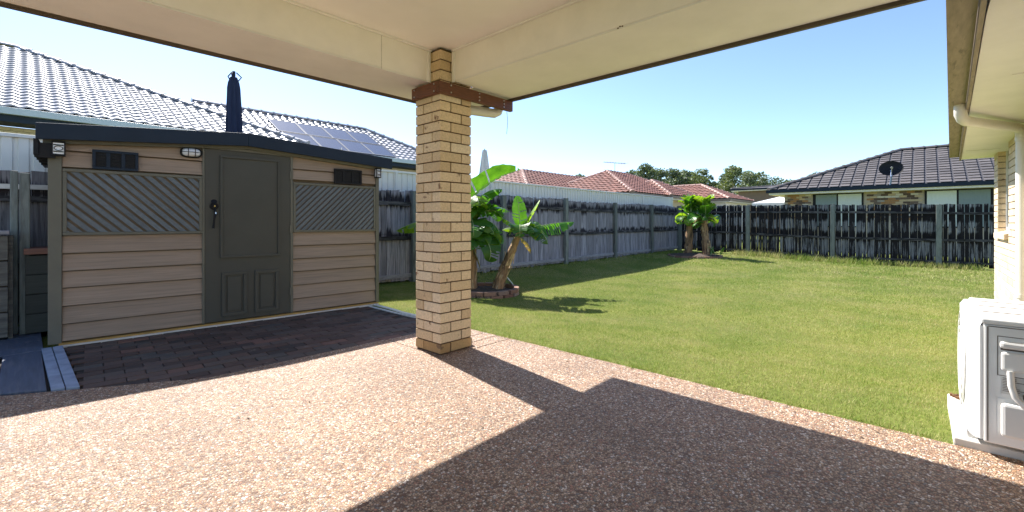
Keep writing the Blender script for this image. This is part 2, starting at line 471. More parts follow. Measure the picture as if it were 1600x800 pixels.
xs = sorted(set([-600,-300,-120,-60,-30,-15,-8,-4] + [round(-3+.5*i, 3) for i in range(12)] + [3.188, 3.192] + [round(3.4+.3*i, 3) for i in range(52)] + [19.5,21,24,30,45,70,120,300,700]))
ys = sorted(set([-600,-300,-120,-60,-30,-15,-8,-4,-2] + [round(-1+.3*i, 3) for i in range(32)] + [9,11,14,20,30,45,70,120,300,700]))
mb = MB()
for j, y in enumerate(ys):
    for i, x in enumerate(xs):
        if x > 3.19: z = hgt(x, y)
        elif y > 5.75: z = -.04
        else: z = -.16
        if x > 19 or y > 8.5 or x < -6 or y < -3: z = -.2
        mb.v.append((x, y, z))
nx = len(xs)
for j in range(len(ys)-1):
    for i in range(nx-1):
        a = j*nx+i; mb.f.append((a, a+1, a+1+nx, a+nx))
struct(mb.build('lawn', SOIL, smooth=False))

def grass():
    rs = np.random.RandomState(3)
    P = []
    def scatter(x0, x1, y0, y1, dens, h, w, keep=None):
        n = int((x1-x0)*(y1-y0)*dens)
        x = rs.uniform(x0, x1, n); y = rs.uniform(y0, y1, n)
        if keep is not None:
            k = keep(x, y); x = x[k]; y = y[k]
        hh = np.full(len(x), h)*rs.uniform(.55, 1.35, len(x)); ww = np.full(len(x), w)
        P.append(np.stack([x, y, hh, ww], 1))
    vis = lambda x, y: ((x-5.75)**2+(y-5.95)**2 > .66**2) & ((x-15.9)**2+(y-5.9)**2 > .95**2)
    dist = lambda x, y: np.hypot(x, y)
    scatter(3.195, 6.2, -.75, 7.3, 7000, .021, .0036, vis)
    scatter(6.2, 9.5, -.75, 7.3, 3600, .025, .0052, vis)
    scatter(9.5, 13.5, -1.2, 7.3, 1900, .028, .0075, vis)
    scatter(13.5, 17.95, -1.5, 7.3, 800, .042, .013, vis)
    # tufts hanging over the concrete edge and growing up the fence base
    scatter(3.155, 3.26, -.1, 3.9, 9000, .034, .0045, lambda x, y: (np.sin(y*9)+np.sin(y*23+1)+np.sin(y*41+2)+rs.normal(0, .6, len(y))) > .35+(3.19-x)*12)
    scatter(17.6, 17.93, -1.2, 5.2, 1500, .16, .018)
    scatter(17.3, 17.93, 1.0, 5.0, 300, .22, .02)
    scatter(5.0, 17.8, 7.1, 7.32, 500, .08, .012)
    A = np.concatenate(P)
    n = len(A)
    hz = np.array([hgt(a, b) for a, b in A[:, :2]]) if n < 0 else None
    x, y, h, w = A.T
    sm = lambda t: (lambda u: u*u*(3-2*u))(np.clip(t, 0, 1))
    z = -.012 - .185*sm((x-3.2)/2.6)*(.12+.88*sm((7.4-y)/1.5))*(1-.75*sm((x-11)/6)*sm((y-1.)/5)) - .002
    th = rs.uniform(0, 2*np.pi, n); ln = h*rs.uniform(.2, .9, n); la = rs.uniform(0, 2*np.pi, n)
    dx = np.cos(th)*w*.5; dy = np.sin(th)*w*.5
    V = np.zeros((n, 3, 3))
    V[:, 0] = np.stack([x-dx, y-dy, z], 1); V[:, 1] = np.stack([x+dx, y+dy, z], 1)
    V[:, 2] = np.stack([x+np.cos(la)*ln, y+np.sin(la)*ln, z+h], 1)
    me = bpy.data.meshes.new('grass')
    me.vertices.add(3*n); me.vertices.foreach_set('co', V.ravel())
    me.loops.add(3*n); me.loops.foreach_set('vertex_index', np.arange(3*n, dtype=np.int32))
    me.polygons.add(n); me.polygons.foreach_set('loop_start', np.arange(0, 3*n, 3, dtype=np.int32))
    at = me.attributes.new('hue', 'FLOAT', 'POINT')
    at.data.foreach_set('value', np.repeat(rs.uniform(0, 1, n), 3).astype(np.float32))
    me.update(calc_edges=True)
    me.materials.append(BLADE)
    o = bpy.data.objects.new('grass', me); COL.objects.link(o)
    o['kind'] = 'stuff'
    tag(o, 'short sunlit green lawn grass filling the yard between patio and timber fences', 'grass')
grass()

# ------------------------------------------------------------------ patio slabs
pt = struct(bpy.data.objects.new('patio', None)); COL.objects.link(pt)
g = .004
slabs = [
 [(-4, -1.5), (3.19, -1.5), (3.19, 2.95-g), (2.36-g, 2.95-g), (2.36-g, 3.81), (.9, 3.82), (.27, 4.19), (-.1, 4.41), (-4, 6.6)],
 [(2.36+g, 2.95+g), (3.19, 2.95+g), (3.19, 3.12-g), (2.36+g, 3.12-g)],
 [(2.36+g, 3.12+g), (3.19, 3.12+g), (3.19, 3.30-g), (2.36+g, 3.30-g)],
 [(2.36+g, 3.30+g), (3.19, 3.30+g), (3.19, 3.79), (2.36+g, 3.80)],
]
for p in slabs:
    MB().prism(p, -.14, 0).build('slab', AGG, pt, bevel=.004)
MB().prism([(-4, -1.5), (3.16, -1.5), (3.16, 3.78), (-4, 3.78)], -.15, -.03).build('joint_filler', M_SAND, pt)

# pavers in front of the shed
pv = struct(bpy.data.objects.new('paving', None)); COL.objects.link(pv)
MB().prism([(.27, 4.2), (.9, 3.83), (3.14, 3.81), (3.14, 5.6), (.27, 5.8)], -.14, -.016).build('joint_sand', M_SAND, pv)
ex, ey = Vector((.99736, -.0727, 0)), Vector((.0727, .99736, 0))
def paver_mesh():
    mb = MB(); mb.box((.003, .003, -.04), (.227, .112, 0)); me = mb.mesh('paver', M_PAVER)
    bm = bmesh.new(); bm.from_mesh(me)
    bmesh.ops.bevel(bm, geom=[e for e in bm.edges if all(v.co.z > -.001 for v in e.verts)], offset=.004, segments=1, affect='EDGES')
    bm.to_mesh(me); bm.free(); return me
pm = paver_mesh()
def inpav(p):
    x, y = p.x, p.y
    if x < .25 or x > 3.05: return False
    lo = 3.82 if x > .9 else 3.82+(.9-x)*.59
    return lo-.05 < y < 5.81-.0727*(x-.22)
npav = 0
for j in range(-4, 20):
    for i in range(-4, 16):
        o = Vector((.27, 5.79, 0)) + ex*(i*.23+(.115 if j % 2 else 0)) - ey*(.115*(j+1))
        c = o+ex*.115+ey*.0575
        if inpav(c):
            link(pm, 'paver', pv, frame(o+Vector((0,0,-.004+rnd.uniform(-.003,.003))), ex, ey, (rnd.uniform(-.012,.012), rnd.uniform(-.012,.012), 1))); npav += 1
MB().tube([(3.235,5.52,.0),(3.19,5.1,.015),(3.16,4.7,.012),(3.17,4.3,.012),(3.18,3.84,.0)], .013, 8).build('edging', M_WEDGE, pv, True)
MB().box((3.14,3.82,-.1),(3.175,5.5,-.006)).build('edging', M_WEDGE, pv)

# deck on the far left
dk = struct(bpy.data.objects.new('deck', None)); COL.objects.link(dk)
MB().prism([(-4, 6.63), (-.13, 4.46), (.12, 4.31), (.12, 7.2), (-4, 7.2)], -.14, -.02).build('subframe', M_SAND, dk)
bx = .112
for k in range(18):
    x1 = bx-.008; x0 = bx-.230
    def lo(x): return 4.205+(.264-x)*.60
    MB().hexa([(x0,lo(x0)+.02,-.018),(x1,lo(x1)+.02,-.018),(x1,5.66,-.018),(x0,5.66,-.018),(x0,lo(x0)+.02,.006),(x1,lo(x1)+.02,.006),(x1,5.66,.006),(x0,5.66,.006)]).build('deck_board', M_DECK, dk, bevel=.003)
    bx -= .24
    if lo(x0-.24) > 5.4: break
for k in range(6):
    MB().box((-3, 5.67+.245*k, -.018), (.118, 5.67+.245*k+.24, .008)).build('deck_board', M_DECK, dk, bevel=.003)
for k in range(2):
    xa = .125+.07*k
    MB().hexa([(xa,4.30-.04*k,-.02),(xa+.064,4.27-.04*k,-.02),(xa+.064-.02,5.74,-.02),(xa-.02,5.74,-.02),(xa,4.30-.04*k,.01),(xa+.064,4.27-.04*k,.01),(xa+.064-.02,5.74,.01),(xa-.02,5.74,.01)]).build('edge_strip', M_EDGE, dk, bevel=.003)

# ------------------------------------------------------------------ brick pillar
def brick_obj_mesh(name, L, D, H, mat, bev=.003):
    mb = MB(); mb.box((0, 0, 0), (L, D, H)); me = mb.mesh(name, mat)
    bm = bmesh.new(); bm.from_mesh(me)
    bmesh.ops.bevel(bm, geom=list(bm.edges), offset=bev, segments=1, affect='EDGES')
    bm.to_mesh(me); bm.free(); return me
PX, PY, PS = 2.373, 2.996, .35
pil = thing('brick_pillar', 'tan brick pillar standing alone under the patio roof corner beside the lawn', 'brick pillar', (PX+PS/2, PY+PS/2, 0))
def P(o, parent): o.parent = parent; o.matrix_parent_inverse = Matrix.Translation(-parent.location); return o
core = MB().box((PX+.010, PY+.010, 0), (PX+PS-.010, PY+PS-.010, 2.60)).build('mortar_core', M_MORTAR); P(core, pil)
bm_a = brick_obj_mesh('brick', .230, .110, .076, M_BRICK)
bm_b = brick_obj_mesh('brick', .230, .110, .076, M_BRICK_BASE)
nc = 30
for c in range(nc):
    z = .014+c*.086
    me = bm_b if c == 0 else bm_a
    for q in range(4):
        th = q*math.pi/2
        rot = Matrix.Rotation(th, 4, 'Z')
        if c % 2: loc = Vector((-.175, -.175, z))
        else: loc = Vector((-.055, -.175, z))
        j = Vector((0, rnd.uniform(-.0015, .0015), 0))
        o = link(me, 'brick', pil, rot @ Matrix.Translation(loc+j))
# timber collar and bolts
zc0, zc1 = 2.205, 2.305
for a, b in (((PX-.045, PY-.045, zc0), (3.23, PY-.004, zc1)), ((PX-.045, PY-.002, zc0), (PX-.004, 3.345, zc1))):
    P(MB().box(a, b).build('timber_bracket', M_TIMBER, bevel=.004), pil)
for X in (2.45, 2.78, 3.1):
    for Z in (2.225, 2.255, 2.285):
        if X == 2.45 and Z == 2.255: continue
        P(MB().tube([(X, PY-.052, Z), (X, PY-.04, Z)], .007, 8).build('bolt', M_GALV), pil)
for Y, Z in ((3.02, 2.285), (3.02, 2.225), (3.3, 2.285), (3.3, 2.225)):
    P(MB().tube([(PX-.052, Y, Z), (PX-.04, Y, Z)], .007, 8).build('bolt', M_GALV), pil)
P(MB().tube([(3.17, PY-.02, 2.2), (3.172, PY-.03, 2.1), (3.168, PY-.02, 1.98)], .0022, 5).build('wire', M_LINE), pil)
bmr = bmesh.new(); bmesh.ops.create_icosphere(bmr, subdivisions=3, radius=1)
for v in bmr.verts:
    v.co = Vector((v.co.x*.04, v.co.y*.06, max(-.2, v.co.z)*.10)) * (1+.18*math.sin(v.co.x*9+v.co.z*7)+rnd.uniform(-.07,.07))
me = bpy.data.meshes.new('rubble_lump'); bmr.to_mesh(me); bmr.free(); me.materials.append(M_STONE)
for p_ in me.polygons: p_.use_smooth = True
o = bpy.data.objects.new('rubble_lump', me); o.location = (PX+PS+.03, PY+.10, 0); COL.objects.link(o)
tag(o, 'small pale crumbly rubble lump at the lawn side foot of the brick pillar', 'rubble')

# ------------------------------------------------------------------ patio roof
pr = thing('patio_roof', 'cream lined patio roof with dark gutter edge overhead', 'patio roof', (0, 0, 2.6))
def PR(mb, name, mat, **k): return P(mb.build(name, mat, **k), pr)
XB, YB = -3.0, -1.3
PR(MB().box((XB, YB, 2.61), (2.56, 3.15, 2.63)), 'ceiling', M_CEIL)
# left beam (runs along X) inner face Y=3.135, soffit to 3.70
yi, xi, bz = 3.135, 2.505, 2.33
PR(MB().box((XB, yi, bz+.012), (2.368, 3.4, 2.612)), 'beam', M_BEAM)
PR(MB().box((XB, yi+.001, bz), (2.72, 3.70, bz+.010)), 'soffit', M_SOFFIT)
PR(MB().box((xi, YB, bz+.012), (2.75, 2.991, 2.612)), 'beam', M_BEAM)
PR(MB().box((xi+.001, YB, bz), (3.21, 2.95, bz+.010)), 'soffit', M_SOFFIT)
PR(MB().box((2.73, 2.953, bz-.001), (3.21, 3.70, bz+.009)), 'soffit', M_SOFFIT)
# ceiling trim and corner stop beads
PR(MB().box((XB, yi-.022, 2.594), (2.38, yi-.002, 2.609)), 'trim', M_CEIL, bevel=.004)
PR(MB().box((xi-.022, YB, 2.594), (xi-.002, 2.99, 2.609)), 'trim', M_CEIL, bevel=.004)
PR(MB().box((2.345, yi-.012, bz), (2.369, yi-.001, 2.593)), 'trim', M_CEIL)
PR(MB().box((xi-.012, 2.965, bz), (xi-.001, 2.992, 2.593)), 'trim', M_CEIL)
# sheet joints on the beam faces and a mud dauber mark
PR(MB().box((1.900, yi-.0015, bz+.002), (1.9015, yi-.0002, 2.593)), 'sheet_joint', M_FASCIA)
PR(MB().box((-.4, yi-.0015, bz+.002), (-.3985, yi-.0002, 2.593)), 'sheet_joint', M_FASCIA)
PR(MB().box((xi-.0015, .45, bz+.002), (xi-.0002, .4515, 2.593)), 'sheet_joint', M_FASCIA)
for dy, dz in ((0, 0), (.016, .003), (.03, -.004)):
    PR(MB().box((xi-.006, 1.365+dy, 2.335+dz), (xi-.0005, 1.374+dy, 2.341+dz)), 'mud_mark', M_TIMBER)
# gutters
PR(MB().box((XB, 3.70, 2.306), (3.24, 3.725, 2.355)), 'gutter', M_BRONZE)
PR(MB().box((3.212, YB, 2.304), (3.24, 3.698, 2.355)), 'gutter', M_BRONZE)
PR(MB().box((XB, 3.42, 2.343), (3.235, 3.698, 2.357)), 'roof_sheet', M_NAVY)
PR(MB().box((2.76, YB, 2.343), (3.210, 3.41, 2.357)), 'roof_sheet', M_NAVY)
PR(MB().box((XB, YB, 2.64), (2.6, 3.3, 2.66)), 'roof_sheet', M_NAVY)
# white downpipe offset from the roof corner back to the pillar
z = 2.215
pipe = [(3.17, 3.08, 2.33), (3.17, 3.08, 2.25), (3.155, 3.083, 2.215), (3.11, 3.09, 2.19), (3.0, 3.11, 2.185), (2.72, 3.17, 2.18)]
PR(MB().tube(pipe, .046, 14), 'downpipe', M_PIPE, smooth=True)
PR(MB().tube([(3.17, 3.08, 2.325), (3.17, 3.08, 2.28)], .052, 14), 'pipe_collar', M_PIPE, smooth=True)

# ------------------------------------------------------------------ house on the right
hs = thing('brick_house', 'cream brick house wall with wide soffit along the right edge', 'house', (7, -.8, 0))
def HS(mb, name, mat, **k): return P(mb.build(name, mat, **k), hs)
WY = -.8
# mortar backing with the window hole  X 8.48..9.56, z 1.0..2.15
for a, b in (((2.0, -.92, -.2), (8.46, WY-.008, 2.28)), ((9.575, -.92, -.2), (10.0, WY-.008, 2.28)), ((8.46, -.92, -.2), (9.575, WY-.008, .93))):
    HS(MB().box(a, b), 'wall', M_MORTAR)
HS(MB().box((2.0, -4, -.2), (2.15, -.93, 2.28)), 'wall', M_WALLBRICK)
HS(MB().box((9.85, -6, -.2), (9.995, -.93, 2.28)), 'wall', M_WALLBRICK)
wb = brick_obj_mesh('brick', .230, .11, .076, M_WALLBRICK, .002)
wh = brick_obj_mesh('brick', .112, .11, .076, M_WALLBRICK, .002)
stuff = MB(); nb = 0
for c in range(29):
    z = -.17+c*.086
    x = 10.0 - (.12 if c % 2 else 0)
    if c % 2:
        P(link(wh, 'brick', None, Matrix.Translation((10.0-.112, WY-.11, z))), hs); nb += 1
    while x > 2.2:
        x0 = x-.23; x1 = x
        inwin = (z > .90 and z < 2.2 and x1 > 8.47 and x0 < 9.57)
        if inwin:
            if x0 < 8.46 and x1 > 8.47 and 8.46-x0 > .05:
                stuff.box((x0, WY-.10, z), (8.46, WY, z+.076))
            if x1 > 9.575 and x0 < 9.575 and x1-9.575 > .03:
                stuff.box((9.575, WY-.10, z), (x1, WY, z+.076))
        elif x0 > 7.45 and nb < 292:
            P(link(wb, 'brick', None, Matrix.Translation((x0, WY-.11+rnd.uniform(-.001,.0015), z))), hs); nb += 1
        else:
            stuff.box((x0, WY-.10, z), (x1, WY, z+.076))
        x -= .24
o = HS(stuff, 'brick_field', M_WALLBRICK); o['kind'] = 'stuff'
# window: far jamb bricks, glass, sill bricks
win = HS(MB().box((8.46, -.915, .93), (9.575, -.905, 2.2)), 'window', M_GLASS)
for z0 in range(15):
    MB_ = MB().box((9.577, WY-.112, .965+z0*.086), (9.70, WY-.012, .965+z0*.086+.076))
    HS(MB().box((9.560, WY-.105, .965+z0*.086), (9.574, WY-.002, .965+z0*.086+.076)), 'jamb_brick', M_BRICK, bevel=.002)
for k in range(10):
    x0 = 8.45+k*.113
    HS(MB().hexa([(x0, -.9, .93), (x0+.108, -.9, .93), (x0+.108, WY+.04, .90), (x0, WY+.04, .90), (x0, -.9, 1.01), (x0+.108, -.9, 1.01), (x0+.108, WY+.04, .972), (x0, WY+.04, .972)]), 'sill_brick', M_WALLBRICK, bevel=.003)
HS(MB().box((8.46, -.90, 1.01), (8.50, -.88, 2.2)), 'window_frame', M_WHITEP)
HS(MB().box((9.52, -.90, 1.01), (9.558, -.88, 2.2)), 'window_frame', M_WHITEP)
HS(MB().box((8.50, -.90, 1.01), (9.52, -.88, 1.05)), 'window_frame', M_WHITEP)
# eave: gutter outer line (2.96,-.08)->(10.3,-.32); fascia (2.93,-.21)->(10.4,-.44)
def eave(y0, y1, z0, z1, xa=2.96, xb=10.33):
    t = lambda x: (x-2.96)/7.34
    ya = lambda x, y: y - .24*t(x)
    return MB().hexa([(xa, ya(xa,y0), z0), (xb, ya(xb,y0), z0), (xb, ya(xb,y1), z0), (xa, ya(xa,y1), z0),
                      (xa, ya(xa,y0), z1), (xb, ya(xb,y0), z1), (xb, ya(xb,y1), z1), (xa, ya(xa,y1), z1)])
HS(eave(-.215, -.195, 2.13, 2.30, 2.4), 'fascia', M_FASCIA)
HS(eave(-.193, -.08, 2.185, 2.195, 2.4), 'gutter', M_FASCIA)
HS(eave(-.092, -.08, 2.196, 2.30, 2.4), 'gutter', M_FASCIA)
HS(MB().prism([(2.3, -4), (10.33, -4), (10.33, -.46), (3.2, -.23), (2.3, -.22)], 2.145, 2.165), 'soffit', M_SOFFIT)
for x in (4.6, 6.9, 9.1):
    HS(MB().box((x, -.79, 2.139), (x+.02, -.45, 2.1445)), 'soffit_strip', M_SOFFIT)
HS(MB().hexa([(2.5,-.2,2.30),(10.35,-.45,2.30),(10.35,-5,4.3),(2.5,-5,4.3),(2.5,-.2,2.33),(10.35,-.45,2.33),(10.35,-5,4.33),(2.5,-5,4.33)]), 'roof', M_TILED)
# downpipe
dp = [(5.72, -.25, 2.19), (5.72, -.25, 2.10), (5.745, -.265, 2.06), (5.80, -.29, 2.045), (6.2, -.45, 2.06), (6.75, -.68, 2.085), (6.85, -.725, 2.08), (6.89, -.74, 2.04), (6.9, -.745, 1.95)]
HS(MB().tube(dp, .045, 14), 'downpipe', M_PIPE, smooth=True)
HS(MB().tube([(6.9, -.745, 1.96), (6.9, -.745, -.15)], .044, 14), 'downpipe', M_PIPE, smooth=True)
for z in (1.98, .37):
    HS(MB().tube([(6.9, -.745, z-.02), (6.9, -.745, z+.02)], .049, 14), 'pipe_collar', M_PIPE, smooth=True)

# ------------------------------------------------------------------ air conditioner on its slab
sb = MB().box((3.196, -.70, -.16), (3.985, -.115, .035)).build('concrete_slab', M_CONC, bevel=.006)
tag(sb, 'pale concrete slab under the white air conditioner at the lawn edge', 'slab')
ac = thing('air_conditioner', 'white outdoor air conditioning unit on a slab at the right edge', 'air conditioner', (3.6, -.4, .035))
def AC(mb, name, mat, **k): return P(mb.build(name, mat, **k), ac)
X0, X1, Y0, Y1, Z0, Z1 = 3.138, 3.94, -.52, -.216, .065, .655
AC(MB().box((X0, Y0, Z0), (X1, Y1, Z1-.02)), 'casing', M_WHITE, bevel=.008)
AC(MB().box((X0-.006, Y0-.006, Z1-.018), (X1+.006, Y1+.008, Z1+.008)), 'lid', M_WHITE, bevel=.007)
for x in (3.36, 3.58, 3.78):
    AC(MB().box((x, Y0+.02, Z1+.0085), (x+.006, Y1-.01, Z1+.0115)), 'lid_seam', M_LINE)
# rounded front panel
n = 8; mb = MB()
for i in range(n):
    t0, t1 = i/n, (i+1)/n
    prof = lambda t: (X0+.006+.10*(1-math.cos(t*math.pi/2)) if t < 1 else X0+.106, Y1+.002+.046*math.sin(t*math.pi/2))
    (xa, ya), (xb, yb) = prof(t0), prof(t1)
    mb.quad((xa, ya, Z0+.01), (xb, yb, Z0+.01), (xb, yb, Z1-.03), (xa, ya, Z1-.03))
    mb.quad((xa, ya, Z1-.03), (xb, yb, Z1-.03), (xb, yb-.022, Z1-.002), (xa+.004, min(ya, Y1)-.0, Z1-.002))
mb.quad((X0+.106, Y1+.048, Z0+.01), (X1-.02, Y1+.048, Z0+.01), (X1-.02, Y1+.048, Z1-.03), (X0+.106, Y1+.048, Z1-.03))
mb.quad((X0+.106, Y1+.048, Z1-.03), (X1-.02, Y1+.048, Z1-.03), (X1-.02, Y1+.03, Z1-.002), (X0+.106, Y1+.03, Z1-.002))
mb.quad((X1-.02, Y1+.048, Z0+.01), (X1, Y1, Z0+.01), (X1, Y1, Z1-.03), (X1-.02, Y1+.048, Z1-.03))
mb.quad((X0+.01, Y1, Z1-.0022), (X1, Y1, Z1-.0022), (X1-.02, Y1+.03, Z1-.0022), (X0+.09, Y1+.03, Z1-.0022))
AC(mb, 'front_panel', M_WHITE, smooth=True)
cx, cz = 3.64, .36
for r in (.06, .11, .16, .21, .25):
    AC(MB().tube([(cx+r*math.cos(a*math.pi/12), Y1+.054, cz+r*math.sin(a*math.pi/12)) for a in range(25)], .005, 5, cap=False), 'grille_ring', M_WHITEP)
for a in range(8):
    an = a*math.pi/4
    AC(MB().tube([(cx, Y1+.054, cz), (cx+.25*math.cos(an), Y1+.054, cz+.25*math.sin(an))], .004, 5), 'grille_spoke', M_WHITEP)
AC(MB().tube([(cx, Y1+.0485, cz), (cx, Y1+.0505, cz)], .25, 32), 'fan_opening', M_LINE)
# side details (side faces -X); sy = distance from the front edge
def side(y0, y1, z0, z1, d): return MB().box((X0-d, Y1-y1, z0), (X0-.0005, Y1-y0, z1))
AC(side(.012, .016, Z0+.01, Z1-.03, .002), 'seam', M_LINE)
AC(side(.016, .30, Z1-.03, Z1-.026, .002), 'seam', M_LINE)
for a in ((.045, .048, .40, .585), (.045, .26, .583, .586), (.045, .26, .398, .401), (.257, .26, .40, .585)):
    AC(side(*a, .002), 'seam', M_LINE)
AC(side(.052, .205, .53, .565, .024), 'handle', M_WHITEP, bevel=.012)
AC(side(.056, .20, .521, .531, .004), 'handle_shade_strip', M_LINE)  # dark strip put in as the shade under the handle
AC(side(.056, .25, .425, .515, .022), 'terminal_cover', M_WHITEP, bevel=.012)
AC(side(.055, .285, .115, .275, .028), 'valve_cover', M_WHITEP, bevel=.016)
AC(side(.045, .295, .1, .292, .003), 'cover_flange', M_WHITE)
lab = AC(side(.058, .20, .315, .395, .002), 'rating_label', simple('label_grey', (.62,.62,.60), .5, .03, 3, bstr=0))
def prn(y0, y1, z0, z1, mat=M_LINE):
    o = AC(side(y0, y1, z0, z1, .0032), 'print_line', mat)
for k in range(9):
    prn(.062, .062+rnd.choice((.03, .045, .055, .09, .12)), .388-k*.0075, .3905-k*.0075)
for k in range(11):
    prn(.13+k*.005, .13+k*.005+rnd.choice((.0015, .003)), .318, .335)
AC(MB().tube([(X0-.02, Y1-.085, .43), (X0-.022, Y1-.088, .36), (X0-.026, Y1-.10, .31), (X0-.03, Y1-.135, .27), (X0-.03, Y1-.19, .245), (X0-.03, Y1-.25, .235), (X0+.05, Y1-.36, .22), (X0+.1, -.75, .25)], .0125, 10), 'insulated_pipe', M_WHITEP, smooth=True)
AC(MB().tube([(X0-.003, Y1-.15, .318), (X0-.03, Y1-.15, .318)], .012, 10), 'valve', M_GALV)
AC(MB().box((X0-.034, Y1-.175, .308), (X0-.01, Y1-.125, .326)), 'valve', simple('dark_brass', (.10,.08,.05), .4, .1, 5, metal=.6))
for x in (3.25, 3.8):
    AC(MB().box((x, Y0-.02, .036), (x+.05, Y1+.05, .064)), 'foot', M_GALV)
rb = MB()
for k in range(9):
    a = rnd.uniform(3.86, 3.95); b = rnd.uniform(-.17, -.125)
    rb.box((a, b, .0352), (a+rnd.uniform(.01,.03), b+.012, .05))
o = rb.build('bark_chips', M_RUST); o['kind'] = 'stuff'; tag(o, 'rusty brown bark chips on the concrete slab behind the air conditioner', 'bark chips')

# ------------------------------------------------------------------ shed
A0 = Vector((.218, 5.81, 0)); EX = Vector((.99736, -.07267, 0)); EY = Vector((.07267, .99736, 0)); EZ = Vector((0,0,1))
shed = bpy.data.objects.new('garden_shed', None); COL.objects.link(shed)
shed.matrix_world = frame(A0, EX, EY, EZ)
tag(shed, 'taupe weatherboard garden shed with olive door and lattice panels', 'shed')
def SH(mb, name, mat, par=shed, **k): return mb.build(name, mat, par, **k)
SL, SD = 3.096, 1.05
def roofz(s): return 1.86+(s+.12)*(1.985-1.86)/1.62 if s < 1.5 else 1.985-(s-1.5)*(1.985-1.87)/1.76
SH(MB().box((.0, .03, 0), (SL, .06, 1.83)), 'wall_lining', M_BACKING)
SH(MB().box((-.02, .062, 0), (.01, SD, 1.84)), 'side_wall', M_BOARD)
SH(MB().box((SL-.0, .062, 0), (SL+.03, SD, 1.84)), 'side_wall', M_BOARD)
SH(MB().box((-.02, SD+.001, 0), (SL+.03, SD+.03, 1.84)), 'back_wall', M_BOARD)
SH(MB().box((-.07, -.03, .02), (.02, .05, 1.85)), 'corner_post', M_OLIVE2, bevel=.004)
SH(MB().box((SL-.022, -.03, .02), (SL+.025, .05, 1.85)), 'corner_post', M_OLIVE2, bevel=.004)
SH(MB().box((.0, -.05, -.005), (SL, .04, .025)), 'sole_plate', M_FOOT)
SH(MB().box((-.02, -.075, -.012), (SL, -.051, .008)), 'sole_plate', M_CONC)
def board(s0, s1, z0, z1, ztop0=None, ztop1=None):
    z0 += .010
    t0 = ztop0 if ztop0 else z1; t1 = ztop1 if ztop1 else z1
    return MB().hexa([(s0, -.022, z0), (s1, -.022, z0), (s1, .028, z0), (s0, .028, z0), (s0, .006, t0), (s1, .006, t1), (s1, .028, t1), (s0, .028, t0)])
edges = [.03, .187, .352, .518, .672, .833, 1.003]
for s0, s1 in ((.022, 1.09), (2.0, SL-.024)):
    for k in range(6):
        SH(board(s0, s1, edges[k], edges[k+1]-.002), 'weatherboard', M_BOARD)
def zt(s): return roofz(s)-.028
SH(board(.022, 1.09, 1.625, 1.775), 'weatherboard', M_BOARD)
SH(board(.022, 1.09, 1.777, 0, zt(.022), zt(1.09)), 'weatherboard', M_BOARD)
SH(board(2.0, SL-.024, 1.64, 1.765), 'weatherboard', M_BOARD)
SH(board(2.0, SL-.024, 1.767, 0, zt(2.0), zt(SL)), 'weatherboard', M_BOARD)
# trims beside the door
SH(MB().box((1.085, -.028, .03), (1.106, .03, 1.925)), 'door_jamb', M_OLIVE2, bevel=.003)
SH(MB().box((1.972, -.028, .03), (2.002, .03, 1.915)), 'door_jamb', M_OLIVE2, bevel=.003)
SH(MB().hexa([(1.085,-.028,1.925),(2.002,-.028,1.915),(2.002,.03,1.915),(1.085,.03,1.925),(1.085,-.028,1.955),(2.002,-.028,1.945),(2.002,.03,1.945),(1.085,.03,1.955)]), 'door_head', M_OLIVE2)
# trellis panels
def trellis(s0, s1, z0, z1, step, ang, wslat):
    t = SH(MB().box((s0+.02, -.004, z0+.02), (s1-.02, .004, z1-.02)), 'lattice_panel', M_BACKING)
    fw = .028
    SH(MB().box((s0, -.034, z0), (s1, -.006, z0+fw)), 'lattice_frame', M_OLIVE2, t, bevel=.003)
    SH(MB().box((s0, -.034, z1-fw), (s1, -.006, z1)), 'lattice_frame', M_OLIVE2, t, bevel=.003)
    SH(MB().box((s0, -.033, z0+fw+.001), (s0+fw, -.006, z1-fw-.001)), 'lattice_frame', M_OLIVE2, t, bevel=.003)
    SH(MB().box((s1-fw, -.033, z0+fw+.001), (s1, -.006, z1-fw-.001)), 'lattice_frame', M_OLIVE2, t, bevel=.003)
    a0, a1, b0, b1 = s0+fw, s1-fw, z0+fw, z1-fw
    dx, dz = math.cos(ang), math.sin(ang)
    def clip(c):      # slat as polygon clipped to the frame
        poly = c
        for ax, val, sg in ((0, a0, 1), (0, a1, -1), (1, b0, 1), (1, b1, -1)):
            out = []
            for i in range(len(poly)):
                p, q = poly[i], poly[(i+1) % len(poly)]
                ip = (p[ax]-val)*sg >= 0; iq = (q[ax]-val)*sg >= 0
                if ip: out.append(p)
                if ip != iq:
                    u = (val-p[ax])/(q[ax]-p[ax]); out.append((p[0]+u*(q[0]-p[0]), p[1]+u*(q[1]-p[1])))
            poly = out
            if len(poly) < 3: return None
        return poly
    nxv, nzv = -dz, dx
    mid = ((s0+s1)/2, (z0+z1)/2)
    for k in range(-40, 41):
        cx_, cz_ = mid[0]+nxv*k*step, mid[1]+nzv*k*step
        c = [(cx_-dx*2-nxv*wslat/2, cz_-dz*2-nzv*wslat/2), (cx_+dx*2-nxv*wslat/2, cz_+dz*2-nzv*wslat/2), (cx_+dx*2+nxv*wslat/2, cz_+dz*2+nzv*wslat/2), (cx_-dx*2+nxv*wslat/2, cz_-dz*2+nzv*wslat/2)]
        p = clip(c)
        if not p: continue
        m = MB(); n = len(p); m.v = [(q[0], -.024, q[1]) for q in p]+[(q[0], -.012, q[1]) for q in p]
        m.f = [tuple(range(n)), tuple(range(2*n-1, n-1, -1))]+[(i, (i+1) % n, n+(i+1) % n, n+i) for i in range(n)]
        SH(m, 'slat', M_SLAT, t)
trellis(.024, 1.084, 1.005, 1.618, .062, R(-45), .040)
trellis(2.004, 3.07, 1.003, 1.612, .050, R(45), .034)
